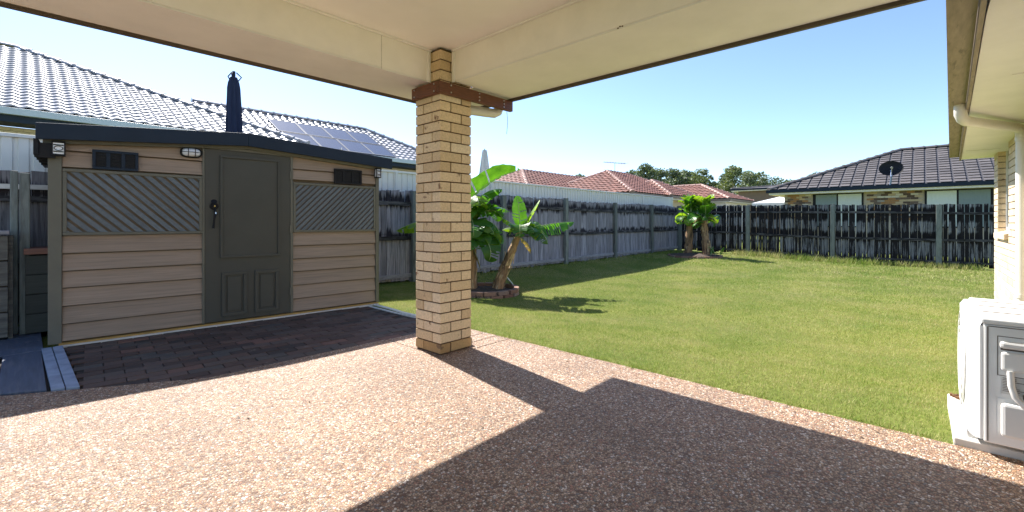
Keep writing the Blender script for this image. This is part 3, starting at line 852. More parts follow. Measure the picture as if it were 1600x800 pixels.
# vents
def vent(s0, s1, z0, z1, mat, n):
    v = SH(MB().box((s0, -.034, z0), (s1, -.018, z1)), 'vent', M_BLACK)
    f = .02
    for a in ((s0-.004, s1+.004, z0-.004, z0+f), (s0-.004, s1+.004, z1-f, z1+.004), (s0-.004, s0+f, z0+f+.001, z1-f-.001), (s1-f, s1+.004, z0+f+.001, z1-f-.001)):
        SH(MB().box((a[0], -.048, a[2]), (a[1], -.0345, a[3])), 'vent_frame', mat, v, bevel=.002)
    for k in range(1, n):
        s = s0+(s1-s0)*k/n
        SH(MB().box((s-.014, -.044, z0+f+.001), (s+.014, -.0345, z1-f-.001)), 'vent_bar', mat, v)
    for k in range(1, 7):
        zz = z0+(z1-z0)*k/7
        SH(MB().box((s0+f, -.040, zz-.002), (s1-f, -.0345, zz+.002)), 'vent_louvre', M_BLACK, v)
vent(.225, .552, 1.632, 1.808, M_NAVY, 3)
vent(2.50, 2.862, 1.628, 1.815, M_BLACK, 3)
# door
D0, D1 = 1.108, 1.970
door = SH(MB().hexa([(D0,-.022,.035),(D1,-.022,.035),(D1,.02,.035),(D0,.02,.035),(D0,-.022,1.922),(D1,-.022,1.912),(D1,.02,1.912),(D0,.02,1.922)]), 'door', M_OLIVE, bevel=.002)
def molding(s0, s1, z0, z1, w, d0, raised=True):
    for a in ((s0, s1, z0, z0+w), (s0, s1, z1-w, z1), (s0, s0+w, z0+w+.0005, z1-w-.0005), (s1-w, s1, z0+w+.0005, z1-w-.0005)):
        SH(MB().box((a[0], d0, a[2]), (a[1], -.0225, a[3])), 'door_moulding', M_OLIVE, door, bevel=.003)
molding(1.246, 1.852, .730, 1.862, .024, -.044)
SH(MB().box((1.268, -.026, .752), (1.830, -.0225, 1.840)), 'door_panel', M_OLIVE, door)
for a, b in ((1.262, 1.508), (1.588, 1.84)):
    molding(a, b, .085, .572, .036, -.04)
    SH(MB().box((a+.055, -.032, .14), (b-.055, -.0225, .517)), 'door_panel', M_OLIVE, door, bevel=.008)
for z in (.25, 1.0, 1.65):
    SH(MB().box((1.962, -.036, z), (1.982, -.029, z+.09)), 'hinge', M_OLIVE2, door)
# iron door knocker / handle
h = SH(MB().tube([(1.19,-.024,1.30),(1.19,-.034,1.30)], .042, 16), 'door_handle', M_BLACK)
SH(MB().tube([(1.19,-.034,1.30),(1.19,-.058,1.30)], .022, 12), 'handle_knob', M_BLACK, h, smooth=True)
SH(MB().tube([(1.192,-.059,1.30),(1.192,-.062,1.30)], .008, 8), 'handle_stud', simple('brass', (.55,.38,.12), .3, .05, 4, metal=.9), h)
SH(MB().tube([(1.19,-.03,1.35),(1.19,-.034,1.352)], .028, 12), 'handle_plate', M_BLACK, h)
SH(MB().tube([(1.195,-.04,1.27),(1.198,-.055,1.22),(1.188,-.055,1.15),(1.182,-.05,1.06)], [.010,.014,.008,.011], 8), 'handle_pull', M_BLACK, h, smooth=True)
SH(MB().tube([(1.2,-.066,1.235),(1.2,-.068,1.215)], .007, 8), 'handle_stud', M_CHROME, h)
# bulkhead light
bl = SH(MB(), 'bulkhead_light', M_BLACK) if False else None
mb = MB()
def oval(mb, s, z, rx, rz, y0, y1, k=24, dome=0):
    n0 = len(mb.v)
    rings = [(y0, 1.), (y1, 1.)] if not dome else [(y0, 1.), (y0-.02, .95), (y0-.034, .75), (y0-.042, .4), (y0-.043, .02)]
    for y, q in rings:
        for i in range(k):
            a = 2*math.pi*i/k
            ca, sa = math.cos(a), math.sin(a)
            ex_ = (abs(ca)**.6)*(1 if ca > 0 else -1); ez_ = (abs(sa)**.75)*(1 if sa > 0 else -1)
            mb.v.append((s+rx*q*ex_, y, z+rz*q*ez_))
    for r in range(len(rings)-1):
        for i in range(k):
            a = n0+r*k+i; b = n0+r*k+(i+1) % k; mb.f.append((a, b, b+k, a+k))
    mb.f.append(tuple(n0+(len(rings)-1)*k+i for i in range(k))); mb.f.append(tuple(n0+k-1-i for i in range(k)))
    return mb
LB = SH(oval(MB(), .985, 1.862, .096, .055, -.018, -.045), 'bulkhead_light', M_BLACK, bevel=.004)
SH(oval(MB(), .985, 1.862, .080, .042, -.046, 0, dome=1), 'lamp_glass', M_LAMPGLASS, LB, smooth=True)
for ds in (-.03, .03):
    SH(MB().tube([(.985+ds, -.05, 1.862-.05), (.985+ds, -.088, 1.862-.03), (.985+ds, -.092, 1.862), (.985+ds, -.088, 1.862+.03), (.985+ds, -.05, 1.862+.05)], .0035, 6), 'lamp_guard', M_BLACK, LB)
SH(MB().tube([(.985-.09, -.05, 1.862), (.985-.05, -.088, 1.862), (.985, -.095, 1.862), (.985+.05, -.088, 1.862), (.985+.09, -.05, 1.862)], .0035, 6), 'lamp_guard', M_BLACK, LB)
# small solar lanterns on the corners
def lantern(s, z, w, label):
    r = thing('solar_lantern', label, 'wall lamp', group='small lanterns on the shed corners')
    r.matrix_world = frame(A0+EX*s+EY*(-.03)+EZ*z, EX, EY, EZ)
    MB().box((-w, -.07, .05), (w, 0, .065)).build('lantern_cap', M_BLACK, r, bevel=.003)
    MB().box((-w*.8, -.06, -.05), (w*.8, -.004, .049)).build('lantern_glass', M_LAMPGLASS, r)
    for a in (-1, 1):
        for yy in (-.066, -.006):
            MB().box((a*w*.9-.004, yy, -.055), (a*w*.9+.004, yy+.006, .049)).build('lantern_bar', M_BLACK, r)
        MB().box((-w*.75, -.0665, a*.03-.004), (w*.75, -.061, a*.03+.004)).build('lantern_bar', M_BLACK, r)
    MB().tube([(.028*math.cos(t*math.pi/8), -.067, .028*math.sin(t*math.pi/8)*.7) for t in range(17)], .003, 5, cap=False).build('lantern_bar', M_BLACK, r)
    MB().box((-w, -.068, -.066), (w, -.002, -.056)).build('lantern_base', M_BLACK, r)
lantern(.0, 1.79, .044, 'small black and white lantern on the left corner post of the shed')
lantern(3.085, 1.80, .034, 'small black lantern at the right corner of the shed')
# roof and fascia
def fas(s0, s1):
    a, b = roofz(s0), roofz(s1)
    return MB().hexa([(s0,-.13,a-.005),(s1,-.13,b-.005),(s1,-.10,b-.005),(s0,-.10,a-.005),(s0,-.13,a+.138),(s1,-.13,b+.138),(s1,-.10,b+.138),(s0,-.10,a+.138)])
SH(fas(-.14, 1.5), 'fascia', M_NAVY, bevel=.004)
SH(fas(1.5005, 3.27), 'fascia', M_NAVY, bevel=.004)
def rf(s0, s1):
    a, b = roofz(s0)+.11, roofz(s1)+.11
    return MB().hexa([(s0,-.099,a),(s1,-.099,b),(s1,1.62,b),(s0,1.62,a),(s0,-.099,a+.03),(s1,-.099,b+.03),(s1,1.62,b+.03),(s0,1.62,a+.03)])  # sheet lengthened past the back wall to keep sun off the deck
SH(rf(-.135, 1.5), 'roof_sheet', M_NAVY)
SH(rf(1.501, 3.265), 'roof_sheet', M_NAVY)
SH(MB().hexa([(-.1,-.05,roofz(-.1)-.03),(1.5,-.05,roofz(1.5)-.03),(1.5,.03,roofz(1.5)-.03),(-.1,.03,roofz(-.1)-.03),(-.1,-.05,roofz(-.1)+.02),(1.5,-.05,roofz(1.5)+.02),(1.5,.03,roofz(1.5)+.02),(-.1,.03,roofz(-.1)+.02)]), 'top_trim', M_OLIVE2)
SH(MB().hexa([(1.501,-.05,roofz(1.5)-.03),(3.15,-.05,roofz(3.15)-.03),(3.15,.03,roofz(3.15)-.03),(1.501,.03,roofz(1.5)-.03),(1.501,-.05,roofz(1.5)+.02),(3.15,-.05,roofz(3.15)+.02),(3.15,.03,roofz(3.15)+.02),(1.501,.03,roofz(1.5)+.02)]), 'top_trim', M_OLIVE2)
for k in range(4):
    SH(MB().box((-.15, -.08+.25*k, 1.70+.0*k), (-.02, -.05+.25*k, 1.83)), 'eave_bracket', M_BLACK)
SH(MB().box((-.155, -.098, 1.72), (-.125, 1.25, 1.86)), 'side_gutter', M_BLACK)
SH(MB().tube([(2.53,-.14,2.065),(2.545,-.15,2.05),(2.555,-.14,2.06),(2.55,-.135,2.08)], .006, 6), 'roof_hook', M_WHITEP)

# folded navy umbrella behind the shed
def folded(name, label, x, y, z0, z1, r, mat, folds, polez, top=None):
    t = thing(name, label, 'umbrella', (x, y, 0))
    P(MB().tube([(x, y, 0), (x, y, polez)], .02, 10).build('pole', M_NAVY if mat is M_CANVAS else M_GALV, smooth=True), t)
    mb = MB(); seg = 48; rows = 14
    for j in range(rows+1):
        u = j/rows; z = z0+(z1-z0)*u
        rr = r*((.92+.12*math.sin(u*5)) if mat is M_CANVAS else (1.05-.75*u**1.4))
        if mat is M_CANVAS and u > .85: rr *= 1-.45*((u-.85)/.15)**2
        for i in range(seg):
            a = 2*math.pi*i/seg
            q = rr*(1+.16*math.cos(a*folds+u*1.5)+.05*math.sin(a*3+u*4))
            mb.v.append((x+q*math.cos(a), y+q*math.sin(a), z))
    for j in range(rows):
        for i in range(seg):
            a = j*seg+i; b = j*seg+(i+1) % seg; mb.f.append((a, b, b+seg, a+seg))
    mb.f.append(tuple(range(seg))[::-1]); mb.f.append(tuple(rows*seg+i for i in range(seg)))
    P(mb.build('canopy', mat, smooth=True), t)
    return t
um = folded('folded_umbrella', 'closed navy market umbrella rising behind the shed roof', 1.86, 6.65, 2.0, 3.02, .082, M_CANVAS, 8, 3.1)
for a in (0, 2.1, 4.2):
    P(MB().tube([(1.86+.05*math.cos(a), 6.65+.05*math.sin(a), 2.98), (1.86+.09*math.cos(a), 6.65+.09*math.sin(a), 3.04), (1.86+.03*math.cos(a), 6.65+.03*math.sin(a), 3.09)], .008, 6).build('strap', M_CANVAS), um)
fu = folded('folded_umbrella', 'closed grey umbrella poking above the cream steel fence right of the pillar', 9.6, 9.95, 1.9, 3.34, .20, M_CANVASG, 7, 3.38)

# ------------------------------------------------------------------ timber fences
pal_meshes = {}
def pal_mesh(w, h, mat, var):
    key = (round(w, 3), round(h, 2), mat.name, var)
    if key in pal_meshes: return pal_meshes[key]
    r = random.Random(hash(key[:2]) % 1000+var)
    mb = MB(); n = 5; t = .015
    for i in range(n+1):
        z = h*i/n; b = r.uniform(-.006, .006) if 0 < i else 0
        wl = r.uniform(-.003, .003)
        ztop = r.uniform(-.01, .01) if i == n else 0
        mb.v += [(-w/2+wl, b, z+ztop), (w/2+wl, b, z-ztop), (w/2+wl, b+t, z-ztop), (-w/2+wl, b+t, z+ztop)]
    for i in range(n):
        for k in range(4):
            a = i*4+k; c = i*4+(k+1) % 4; mb.f.append((a, c, c+4, a+4))
    mb.f.append((3, 2, 1, 0)); mb.f.append(tuple(n*4+k for k in range(4)))
    me = mb.mesh('paling', mat); pal_meshes[key] = me; return me

def timber_fence(label, p0, p1, ztop, zbase, posts, palmat, w, gap, hj, railz, gapchance=0., group=None):
    """p0->p1; our side is the right hand side of travel reversed: normal = (dir.y,-dir.x)"""
    p0, p1 = Vector((*p0, 0)), Vector((*p1, 0)); d = (p1-p0); L = d.length; d.normalize()
    n = Vector((d.y, -d.x, 0))            # towards the camera
    f = thing('timber_fence', label, 'fence', p0, group)
    s = 0
    while s < L:
        ww = w*rnd.uniform(.9, 1.08)
        zt = ztop(s)+rnd.uniform(-hj, hj); zb = zbase(s)+rnd.uniform(.0, .05)
        hq = round((zt-zb)*25)/25
        me = pal_mesh(round(ww/.006)*.006, hq, palmat, rnd.randrange(5))
        tilt = rnd.uniform(-.012, .012)
        m = frame(p0+d*(s+ww/2)+EZ*(zt-hq)-n*(.0+rnd.uniform(0,.006)), (d+EZ*tilt), -n, EZ-d*tilt)
        P(link(me, 'paling', None, m), f)
        s += ww+rnd.uniform(gap[0], gap[1])
        if rnd.random() < gapchance: s += rnd.uniform(.004, .014)
    ps = sorted(posts)
    for i, (s0, hh, wp) in enumerate(ps):
        zb = zbase(s0)-.05
        q = p0+d*s0+n*.05
        m = frame(q, d, -n, EZ+d*rnd.uniform(-.012,.012))
        o = MB().box((-wp/2, -.05, zb), (wp/2, .049, hh)).build('post', M_POST, bevel=.006)
        o.matrix_world = m; P(o, f)
    ends = [0]+[p[0] for p in ps]+[L]
    for i in range(len(ends)-1):
        a, b = ends[i], ends[i+1]
        if b-a < .2: continue
        for (rz, hh, dep, mt) in railz:
            za = zbase(a)+rz+rnd.uniform(-.012, .012); zc = zbase(b)+rz+rnd.uniform(-.012, .012)
            if rz > 1.2: za = ztop(a)-(1.75-rz)+rnd.uniform(-.01,.01); zc = ztop(b)-(1.75-rz)+rnd.uniform(-.01,.01)
            A_, B_ = p0+d*(a+.03), p0+d*(b-.03)
            c = []
            for zz in (-hh/2, hh/2):
                for (pp, z_) in ((A_, za), (B_, zc)):
                    pass
            mid = (A_+B_)/2; zm = (za+zc)/2+rnd.uniform(-.015, .01)
            for (u0, z_0), (u1, z_1) in (((A_, za), (mid, zm)), ((mid, zm), (B_, zc))):
                pts = [u0+n*.002+EZ*(z_0-hh/2), u1+n*.002+EZ*(z_1-hh/2), u1+n*dep+EZ*(z_1-hh/2), u0+n*dep+EZ*(z_0-hh/2),
                       u0+n*.002+EZ*(z_0+hh/2), u1+n*.002+EZ*(z_1+hh/2), u1+n*dep+EZ*(z_1+hh/2), u0+n*dep+EZ*(z_0+hh/2)]
                P(MB().hexa(pts).build('rail', mt), f)
    return f
lf_posts = [(5.14, 1.73, .11), (7.65, 1.76, .12), (10.17, 1.79, .12), (12.87, 1.75, .12), (15.5, 1.76, .12), (17.96, 1.78, .11)]
XL = -2.6
def lf_top(s): return 1.74+.02*math.sin(s*.9)+.012*math.sin(s*2.7)
timber_fence('long grey paling fence in front of cream steel sheeting along the left of the lawn', (.9, 7.35), (18.0, 7.35), lambda s: lf_top(s+.9), lambda s: hgt(s+.9, 7.3)+.02,
             [(a-.9, b, c) for a, b, c in lf_posts], M_PAL, .098, (.0005, .004), .014, [(1.50, .075, .04, M_RAIL), (.82, .075, .04, M_RAIL), (.12, .07, .04, M_RAILG)])
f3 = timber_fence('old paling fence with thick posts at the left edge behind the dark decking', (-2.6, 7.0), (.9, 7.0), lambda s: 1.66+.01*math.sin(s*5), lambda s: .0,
             [(1.0, 1.6, .1)], paling_mat('dark_grey_paling', (.23,.215,.225), (.03,.025,.03), [(1.4, .15, .3)], thr=.66, val=.2), .125, (.001, .008), .02, [(1.60, .05, .05, M_RAILW), (1.47, .06, .045, M_RAIL), (.72, .07, .04, M_RAILG), (.12, .07, .04, M_RAIL)])  # palings in a darker grey than the long fence
for (xa, wd, zt_, yy) in ((-.092, .055, 1.64, 6.68), (-.03, .075, 1.62, 6.62)):
    o = MB().box((xa, yy, -.1), (xa+wd, yy+.1, zt_)).build('post', M_POST, bevel=.008)
    P(o, f3)
timber_fence('blackened paling fence across the back of the lawn', (18.0, 7.35), (18.0, -1.6), lambda s: 1.80-.028*s*.75, lambda s: hgt(17.9, 7.35-s)+.02,
             [(.12, 1.78, .1), (2.62, 1.74, .12), (5.16, 1.69, .12), (7.69, 1.64, .125)], M_PALB, .088, (.001, .006), .018, [(1.50, .07, .04, M_RAIL), (.78, .07, .04, M_RAIL), (.15, .06, .04, M_RAIL)], .22)

# planter box of horizontal planks + dark box with a ledge, left of the shed
pb = thing('plank_planter', 'rough planter of grey horizontal planks at the left edge of the deck', 'planter', (-.6, 6.4, 0))
for k in range(4):
    P(MB().box((-1.6, 6.42, .03+k*.245), (-.10, 6.46, .03+k*.245+.232)).build('plank', M_OLDPLANK, bevel=.005), pb)
P(MB().box((-1.62, 6.38, 1.01), (-.09, 6.60, 1.045)).build('cap_board', M_RAILG, bevel=.005), pb)
P(MB().box((-.1, 6.47, 0), (-.07, 6.9, 1.0)).build('end_board', M_OLDPLANK), pb)
P(MB().box((-1.6, 6.47, .02), (-.11, 6.9, .9)).build('soil', M_MULCH), pb)
bxo = thing('bin_box', 'dark panelled timber box with red brown lid between fence posts and shed', 'storage box', (.3, 6.5, 0))
for k in range(4):
    P(MB().box((.01, 6.54, .02+k*.195), (.62, 6.57, .02+k*.195+.187)).build('panel_board', M_DKBOARD, bevel=.004), bxo)
P(MB().box((.01, 6.571, .02), (.62, 6.95, .79)).build('box_body', M_DKBOARD), bxo)
P(MB().box((.0, 6.50, .805), (.66, 6.97, .865)).build('box_lid', M_LEDGE, bevel=.006), bxo)

# ------------------------------------------------------------------ cream steel fence behind
cb = thing('steel_fence', 'cream ribbed steel fence standing behind the long timber fence', 'fence', (7, 7.6, 0))
def sheet_mesh(L):
    mb = MB(); xs_ = []; x = 0; p = .128
    while x < L-.01:
        xs_ += [(x, 0), (x+.078, 0), (x+.088, .022), (x+.118, .022)]
        x += p
    xs_ = [(min(a, L), b) for a, b in xs_]+[(L, 0)]
    for a, b in xs_: mb.v += [(a, b, 0), (a, b, 2.26)]
    for i in range(len(xs_)-1): mb.f.append((2*i, 2*i+2, 2*i+3, 2*i+1))
    return mb.mesh('sheet', M_CB)
step = 2.62; x = 10.17-5*step; sm_ = sheet_mesh(step-.03)
while x < 17.9:
    P(link(sm_, 'steel_sheet', None, Matrix.Translation((x+.015, 7.6, -.15))), cb)
    P(MB().box((x-.03, 7.575, -.15), (x+.03, 7.64, 2.135)).build('post', M_CB, bevel=.004), cb)
    P(MB().box((x+.031, 7.572, 2.09), (x+step-.031, 7.64, 2.13)).build('top_rail', M_CB, bevel=.004), cb)
    x += step
P(MB().box((x-.03, 7.575, -.15), (x+.03, 7.64, 2.135)).build('post', M_CB, bevel=.004), cb)

# ------------------------------------------------------------------ tiled roofs
def wave_tile(w, h, amp, t, seg=6):
    mb = MB()
    n = seg
    for j, (y, lift) in enumerate(((0, .055), (h+.05, .006))):
        for i in range(n+1):
            u = i/n; z = amp*(.5+.5*math.cos(2*math.pi*(u-.30)))
            mb.v.append((w*u, y, z+lift))
    for i in range(n): mb.f.append((i, i+1, n+2+i, n+1+i))
    n0 = len(mb.v)
    for i in range(n+1):
        mb.v.append((mb.v[i][0], .0, mb.v[i][2]-t))
    for i in range(n): mb.f.append((n0+i, n0+i+1, i+1, i))
    return mb
def flat_tile(w, h, t):
    mb = MB()
    mb.hexa([(.0015, 0, .02), (w-.0015, 0, .02), (w-.0015, h+.03, -.008), (.0015, h+.03, -.008), (.0015, 0, .02+t), (w-.0015, 0, .02+t), (w-.0015, h+.03, .004), (.0015, h+.03, .004)])
    return mb
def inpoly(p, poly):
    c = False; n = len(poly)
    for i in range(n):
        (x1, y1), (x2, y2) = poly[i], poly[(i+1) % n]
        if (y1 > p[1]) != (y2 > p[1]) and p[0] < (x2-x1)*(p[1]-y1)/(y2-y1)+x1: c = not c
    return c
def roof_plane(parent, pts, tile, tw, thh, mat, limit, stag=False, undermat=None, budget=None, name='roof_tile'):
    """pts: 3D polygon, first edge is the eave. tiles laid over it"""
    pts = [Vector(p) for p in pts]
    u = (pts[1]-pts[0]).normalized()
    nrm = (pts[1]-pts[0]).cross(pts[-1]-pts[0]).normalized()
    if nrm.z < 0: nrm = -nrm
    v = nrm.cross(u).normalized()
    if v.z < 0: v = -v; 
    if u.cross(v).z < 0: u = -u
    o = pts[0]
    P2 = [((p-o).dot(u), (p-o).dot(v)) for p in pts]
    x0 = min(p[0] for p in P2); x1 = max(p[0] for p in P2); y1 = max(p[1] for p in P2)
    und = MB().poly([p-nrm*.01 for p in pts]).poly([p-nrm*.05 for p in reversed(pts)])
    P(und.build('roof_base', undermat or M_TILEEDGE), parent)
    items = []
    j = 0; y = 0
    while y < y1:
        x = x0-(tw/2 if (stag and j % 2) else 0)
        while x < x1:
            if inpoly((x+tw/2, y+thh*.5), P2): items.append((x, y))
            x += tw
        y += thh; j += 1
    def pos(it): return o+u*it[0]+v*it[1]
    items.sort(key=lambda it: (pos(it)-Vector((0,0,CAMH))).length)
    me = tile.mesh(name, mat, True)
    k = 0
    rest = MB()
    for it in items:
        m = frame(pos(it), u, v, nrm)
        if k < limit:
            P(link(me, name, None, m), parent); k += 1
        else:
            n0 = len(rest.v); rest.v += [tuple(m @ Vector(p)) for p in tile.v]; rest.f += [tuple(n0+i for i in f) for f in tile.f]
    if rest.v:
        ob = P(rest.build('tile_field', mat, smooth=True), parent); ob['kind'] = 'stuff'
    return k
def ridge(parent, a, b, r, L, mat, name='ridge_tile'):
    a, b = Vector(a), Vector(b); d = (b-a); T = d.length; d.normalize()
    n = max(1, int(T/L)); side = d.cross(EZ).normalized(); up = side.cross(d)
    if up.z < 0: up = -up
    mb = MB(); seg = 6; LL = T/n
    for j, (y, q) in enumerate(((0, 1.12), (.05, 1.12), (.052, .95), (LL+.03, .86))):
        for i in range(seg+1):
            t = math.pi*i/seg; mb.v.append((math.cos(t)*r*q, y, math.sin(t)*r*q*.75-.02))
    for j in range(3):
        for i in range(seg):
            p = j*(seg+1)+i; mb.f.append((p, p+1, p+seg+2, p+seg+1))
    mb.f.append(tuple(range(seg+1)))
    me = mb.mesh(name, mat)
    for k in range(n):
        P(link(me, name, None, frame(a+d*(LL*k), side, d, up)), parent)

# neighbour house with silver-grey tiles (left)
n1 = thing('tiled_house', 'neighbour house with wavy silver grey roof tiles and solar panels beyond the left fence', 'house', (1, 10.6, 0))
KK = 1.75
def K(x, y, z): return (x*KK, y*KK, CAMH+(z-CAMH)*KK)
tp = .465
hipc = Vector(K(4.25, 10.0, 2.83)); apex = Vector(K(-.10, 14.35, 2.83+4.35*tp))
e0, ez = hipc.y, hipc.z
wt = wave_tile(.30, .33, .045, .045)
roof_plane(n1, [(-6.3, e0, ez), tuple(hipc), tuple(apex), (-6.3, apex.y, apex.z)], wt, .30, .33, M_TILEW, 290)
roof_plane(n1, [tuple(hipc), (hipc.x, 28, ez), (apex.x, 28, apex.z), tuple(apex)], wt, .30, .33, M_TILEW, 0)
ridge(n1, hipc+Vector((0,0,.05)), apex+Vector((0,0,.05)), .16, .55, M_TILEW)
ridge(n1, (-6.3, apex.y, apex.z+.06), apex+Vector((0,0,.06)), .16, .55, M_TILEW)
c2 = Vector(K(8.87, 10.37, 2.80)); r2 = Vector(K(8.87-1.95, 10.37+1.95, 3.88)); r1 = Vector(K(2.6, 12.32, 3.88))
roof_plane(n1, [K(2.6, 10.37, 2.80), tuple(c2), tuple(r2), tuple(r1)], wt, .30, .33, M_TILEW, 0)
roof_plane(n1, [tuple(c2), K(8.87, 14.4, 2.80), tuple(r2)], wt, .30, .33, M_TILEW, 0)
ridge(n1, c2+Vector((0,0,.05)), r2+Vector((0,0,.05)), .16, .5, M_TILEW)
ridge(n1, r1+Vector((0,0,.05)), r2+Vector((0,0,.05)), .16, .5, M_TILEW)
for a, b, y in ((-6.3, hipc.x+.1, e0-.03), (hipc.x+.2, c2.x+.1, c2.y-.03)):
    P(MB().box((a, y-.15, ez-.20), (b, y, ez-.02)).build('gutter', M_GUTG, bevel=.01), n1)
    P(MB().box((a, y-.02, ez-.38), (b, y+.02, ez-.201)).build('fascia', M_NAVY), n1)
    P(MB().box((a, y+.021, ez-.37), (b, y+.9, ez-.34)).build('soffit', M_NAVY), n1)  # navy on fascia and soffit stands in for shade under the eave
P(MB().box((hipc.x+.02, e0, ez-.2), (hipc.x+.15, c2.y-.2, ez-.02)).build('gutter', M_GUTG), n1)
P(MB().box((-6.3, e0+.86, -.2), (hipc.x-.8, e0+1.1, ez-.38)).build('wall', M_MORTAR_PALE), n1)
P(MB().box((hipc.x-.8, e0+1.3, -.2), (c2.x-.8, c2.y+6.5, ez-.38)).build('wall', M_MORTAR_PALE), n1)
cbm = brick_obj_mesh('brick', .230, .05, .076, M_CREAMBRICK, .002)
for c in range(12):
    for k in range(22):
        P(link(cbm, 'brick', None, Matrix.Translation((-3.6+k*.24+(.12 if c % 2 else 0), e0+.82, ez-.40-(c+1)*.086))), n1)
sp_o = Vector((0, c2.y, c2.z)); sp_dir = Vector((0, 1.95, 1.08)).normalized(); sp_n = Vector((0, -1.08, 1.95)).normalized()
def solar(x0, x1, d0, d1):
    o = sp_o+sp_n*.13
    m = lambda a0, b0, a1, b1, h0, h1: MB().box((a0, b0, h0), (a1, b1, h1), frame(o, (1,0,0), sp_dir, sp_n))
    pn = P(m(x0, d0, x1, d1, -.035, 0).build('solar_panel', M_PANEL), n1)
    w = .035
    for a in ((x0, d0, x1, d0+w), (x0, d1-w, x1, d1), (x0, d0+w, x0+w, d1-w), (x1-w, d0+w, x1, d1-w)):
        f_ = m(*a, .0005, .008).build('panel_frame', M_PFRAME); f_.parent = pn
for k in range(4):
    x0 = 7.0+k*1.165; solar(x0, x0+1.15, 1.42, 2.86)
    x0 = 7.09+k*1.165; solar(x0, x0+1.15, -.04, 1.34)

# generic hipped house
def hip_house(parent, x0, x1, y0, y1, ez, pitch, tile, tw, th_, mat, capm, limit, faces, wallm, gutm, stag=False, ov=.5, ws=None):
    """ridge along the longer side"""
    W_ = x1-x0; D_ = y1-y0
    if W_ >= D_:
        h_ = D_/2; ra = (x0+h_, (y0+y1)/2, ez+h_*pitch); rb = (x1-h_, (y0+y1)/2, ez+h_*pitch)
    else:
        h_ = W_/2; ra = ((x0+x1)/2, y0+h_, ez+h_*pitch); rb = ((x0+x1)/2, y1-h_, ez+h_*pitch)
    c = dict(a=(x0,y0,ez), b=(x1,y0,ez), c=(x1,y1,ez), d=(x0,y1,ez))
    if W_ >= D_:
        F = dict(S=[c['a'], c['b'], rb, ra], E=[c['b'], c['c'], rb], N=[c['c'], c['d'], ra, rb], W=[c['d'], c['a'], ra])
    else:
        F = dict(W=[c['a'], c['d'], rb, ra], N=[c['d'], c['c'], rb], E=[c['c'], c['b'], ra, rb], S=[c['b'], c['a'], ra])
    F = {k: (v if len(v) > 3 or v[0] != v[1] else v) for k, v in F.items()}
    for k in 'SENW':
        if k in faces: limit -= roof_plane(parent, F[k], tile, tw, th_, mat, limit, stag)
        else: P(MB().poly(F[k]).build('roof_slope', mat), parent)
    hips = [(c['a'], ra), (c['d'], ra), (c['b'], rb), (c['c'], rb)] if W_ >= D_ else [(c['a'], ra), (c['b'], ra), (c['c'], rb), (c['d'], rb)]
    for p, q in hips+[(ra, rb)]:
        if (Vector(p)-Vector(q)).length > .5: ridge(parent, Vector(p)+Vector((0,0,.03)), Vector(q)+Vector((0,0,.03)), .14, .42, capm)
    if gutm:
        for a, b in (((x0-.1,y0-.1,ez-.16),(x1+.1,y0,ez-.01)), ((x0-.1,y1,ez-.16),(x1+.1,y1+.1,ez-.01)), ((x0-.1,y0+.001,ez-.16),(x0,y1-.001,ez-.01)), ((x1,y0+.001,ez-.16),(x1+.1,y1-.001,ez-.01))):
            P(MB().box(a, b).build('gutter', gutm), parent)
        P(MB().box((x0+.001,y0+.001,ez-.24), (x1-.001,y1-.001,ez-.161)).build('eave_soffit', M_SOFFIT), parent)
    P(MB().box((x0+ov, y0+ov, -.3), (x1-ov, y1-ov, ez-.241)).build('wall', wallm), parent)
    return ra, rb

rt = wave_tile(.33, .36, .05, .03, 4)
red1 = thing('red_tiled_house', 'long red brown tiled house roofs beyond the cream steel fence', 'house', (25, 16, 0))
hip_house(red1, 17.9, 36, 15.2, 23.0, 2.75, .44, rt, .33, .36, M_TILER, M_TILERC, 120, 'SW', M_CREAMBRICK, M_FASCIA)
hip_house(red1, 22.3, 33, 11.6, 19.2, 2.75, .455, rt, .33, .36, M_TILER, M_TILERC, 120, 'SW', M_CREAMBRICK, M_FASCIA)
hip_house(red1, 26.5, 32.0, 11.2, 16.0, 2.74, .50, rt, .33, .36, M_TILER, M_TILERC, 50, 'SW', M_CREAMBRICK, M_FASCIA)
red2 = thing('red_tiled_house', 'lower red tiled house with pale walls behind the far banana plants', 'house', (37, 12, 0))
hip_house(red2, 32.7, 38.5, 9.76, 17.8, 2.75, .43, rt, .33, .36, M_TILER, M_TILERC, 280, 'SW', M_SOFFIT, M_FASCIA, ov=.35)
# tv antenna
an = thing('tv_antenna', 'thin metal television antenna on the red tiled roof', 'antenna', (27.1, 15.4, 4.5))
P(MB().tube([(27.1,15.4,4.3),(27.1,15.4,5.15)], .02, 6).build('mast', M_GALV), an)
P(MB().tube([(26.5,15.9,5.18),(27.7,14.9,5.1)], .022, 6).build('boom', M_GALV), an)
for k in range(9):
    t = k/8; c_ = Vector((26.5,15.9,5.19)).lerp(Vector((27.7,14.9,5.11)), t)
    l_ = .16+.22*t; q = Vector((.64,.77,0))*l_
    P(MB().tube([c_-q, c_+q], .012, 5).build('element', M_GALV), an)

# dark tiled house behind the back fence
dh = thing('dark_tiled_house', 'brick house with charcoal tiled hip roof and satellite dish behind the back fence', 'house', (25, 0, 0))
ft = flat_tile(.33, .335, .02)
ra, rb = hip_house(dh, 24.4, 33.8, -9.0, 5.5, 2.68, .42, ft, .40, .335, M_TILED, M_TILED, 298, 'WN', M_MORTAR_PALE, M_NAVY, ov=.55)
# higher block to the right and a forward hip
hip_house(dh, 26.8, 40, -14.0, 1.0, 2.75, .50, ft, .40, .335, M_TILED, M_TILED, 0, 'WN', M_MIXBRICK, None, ov=.8)
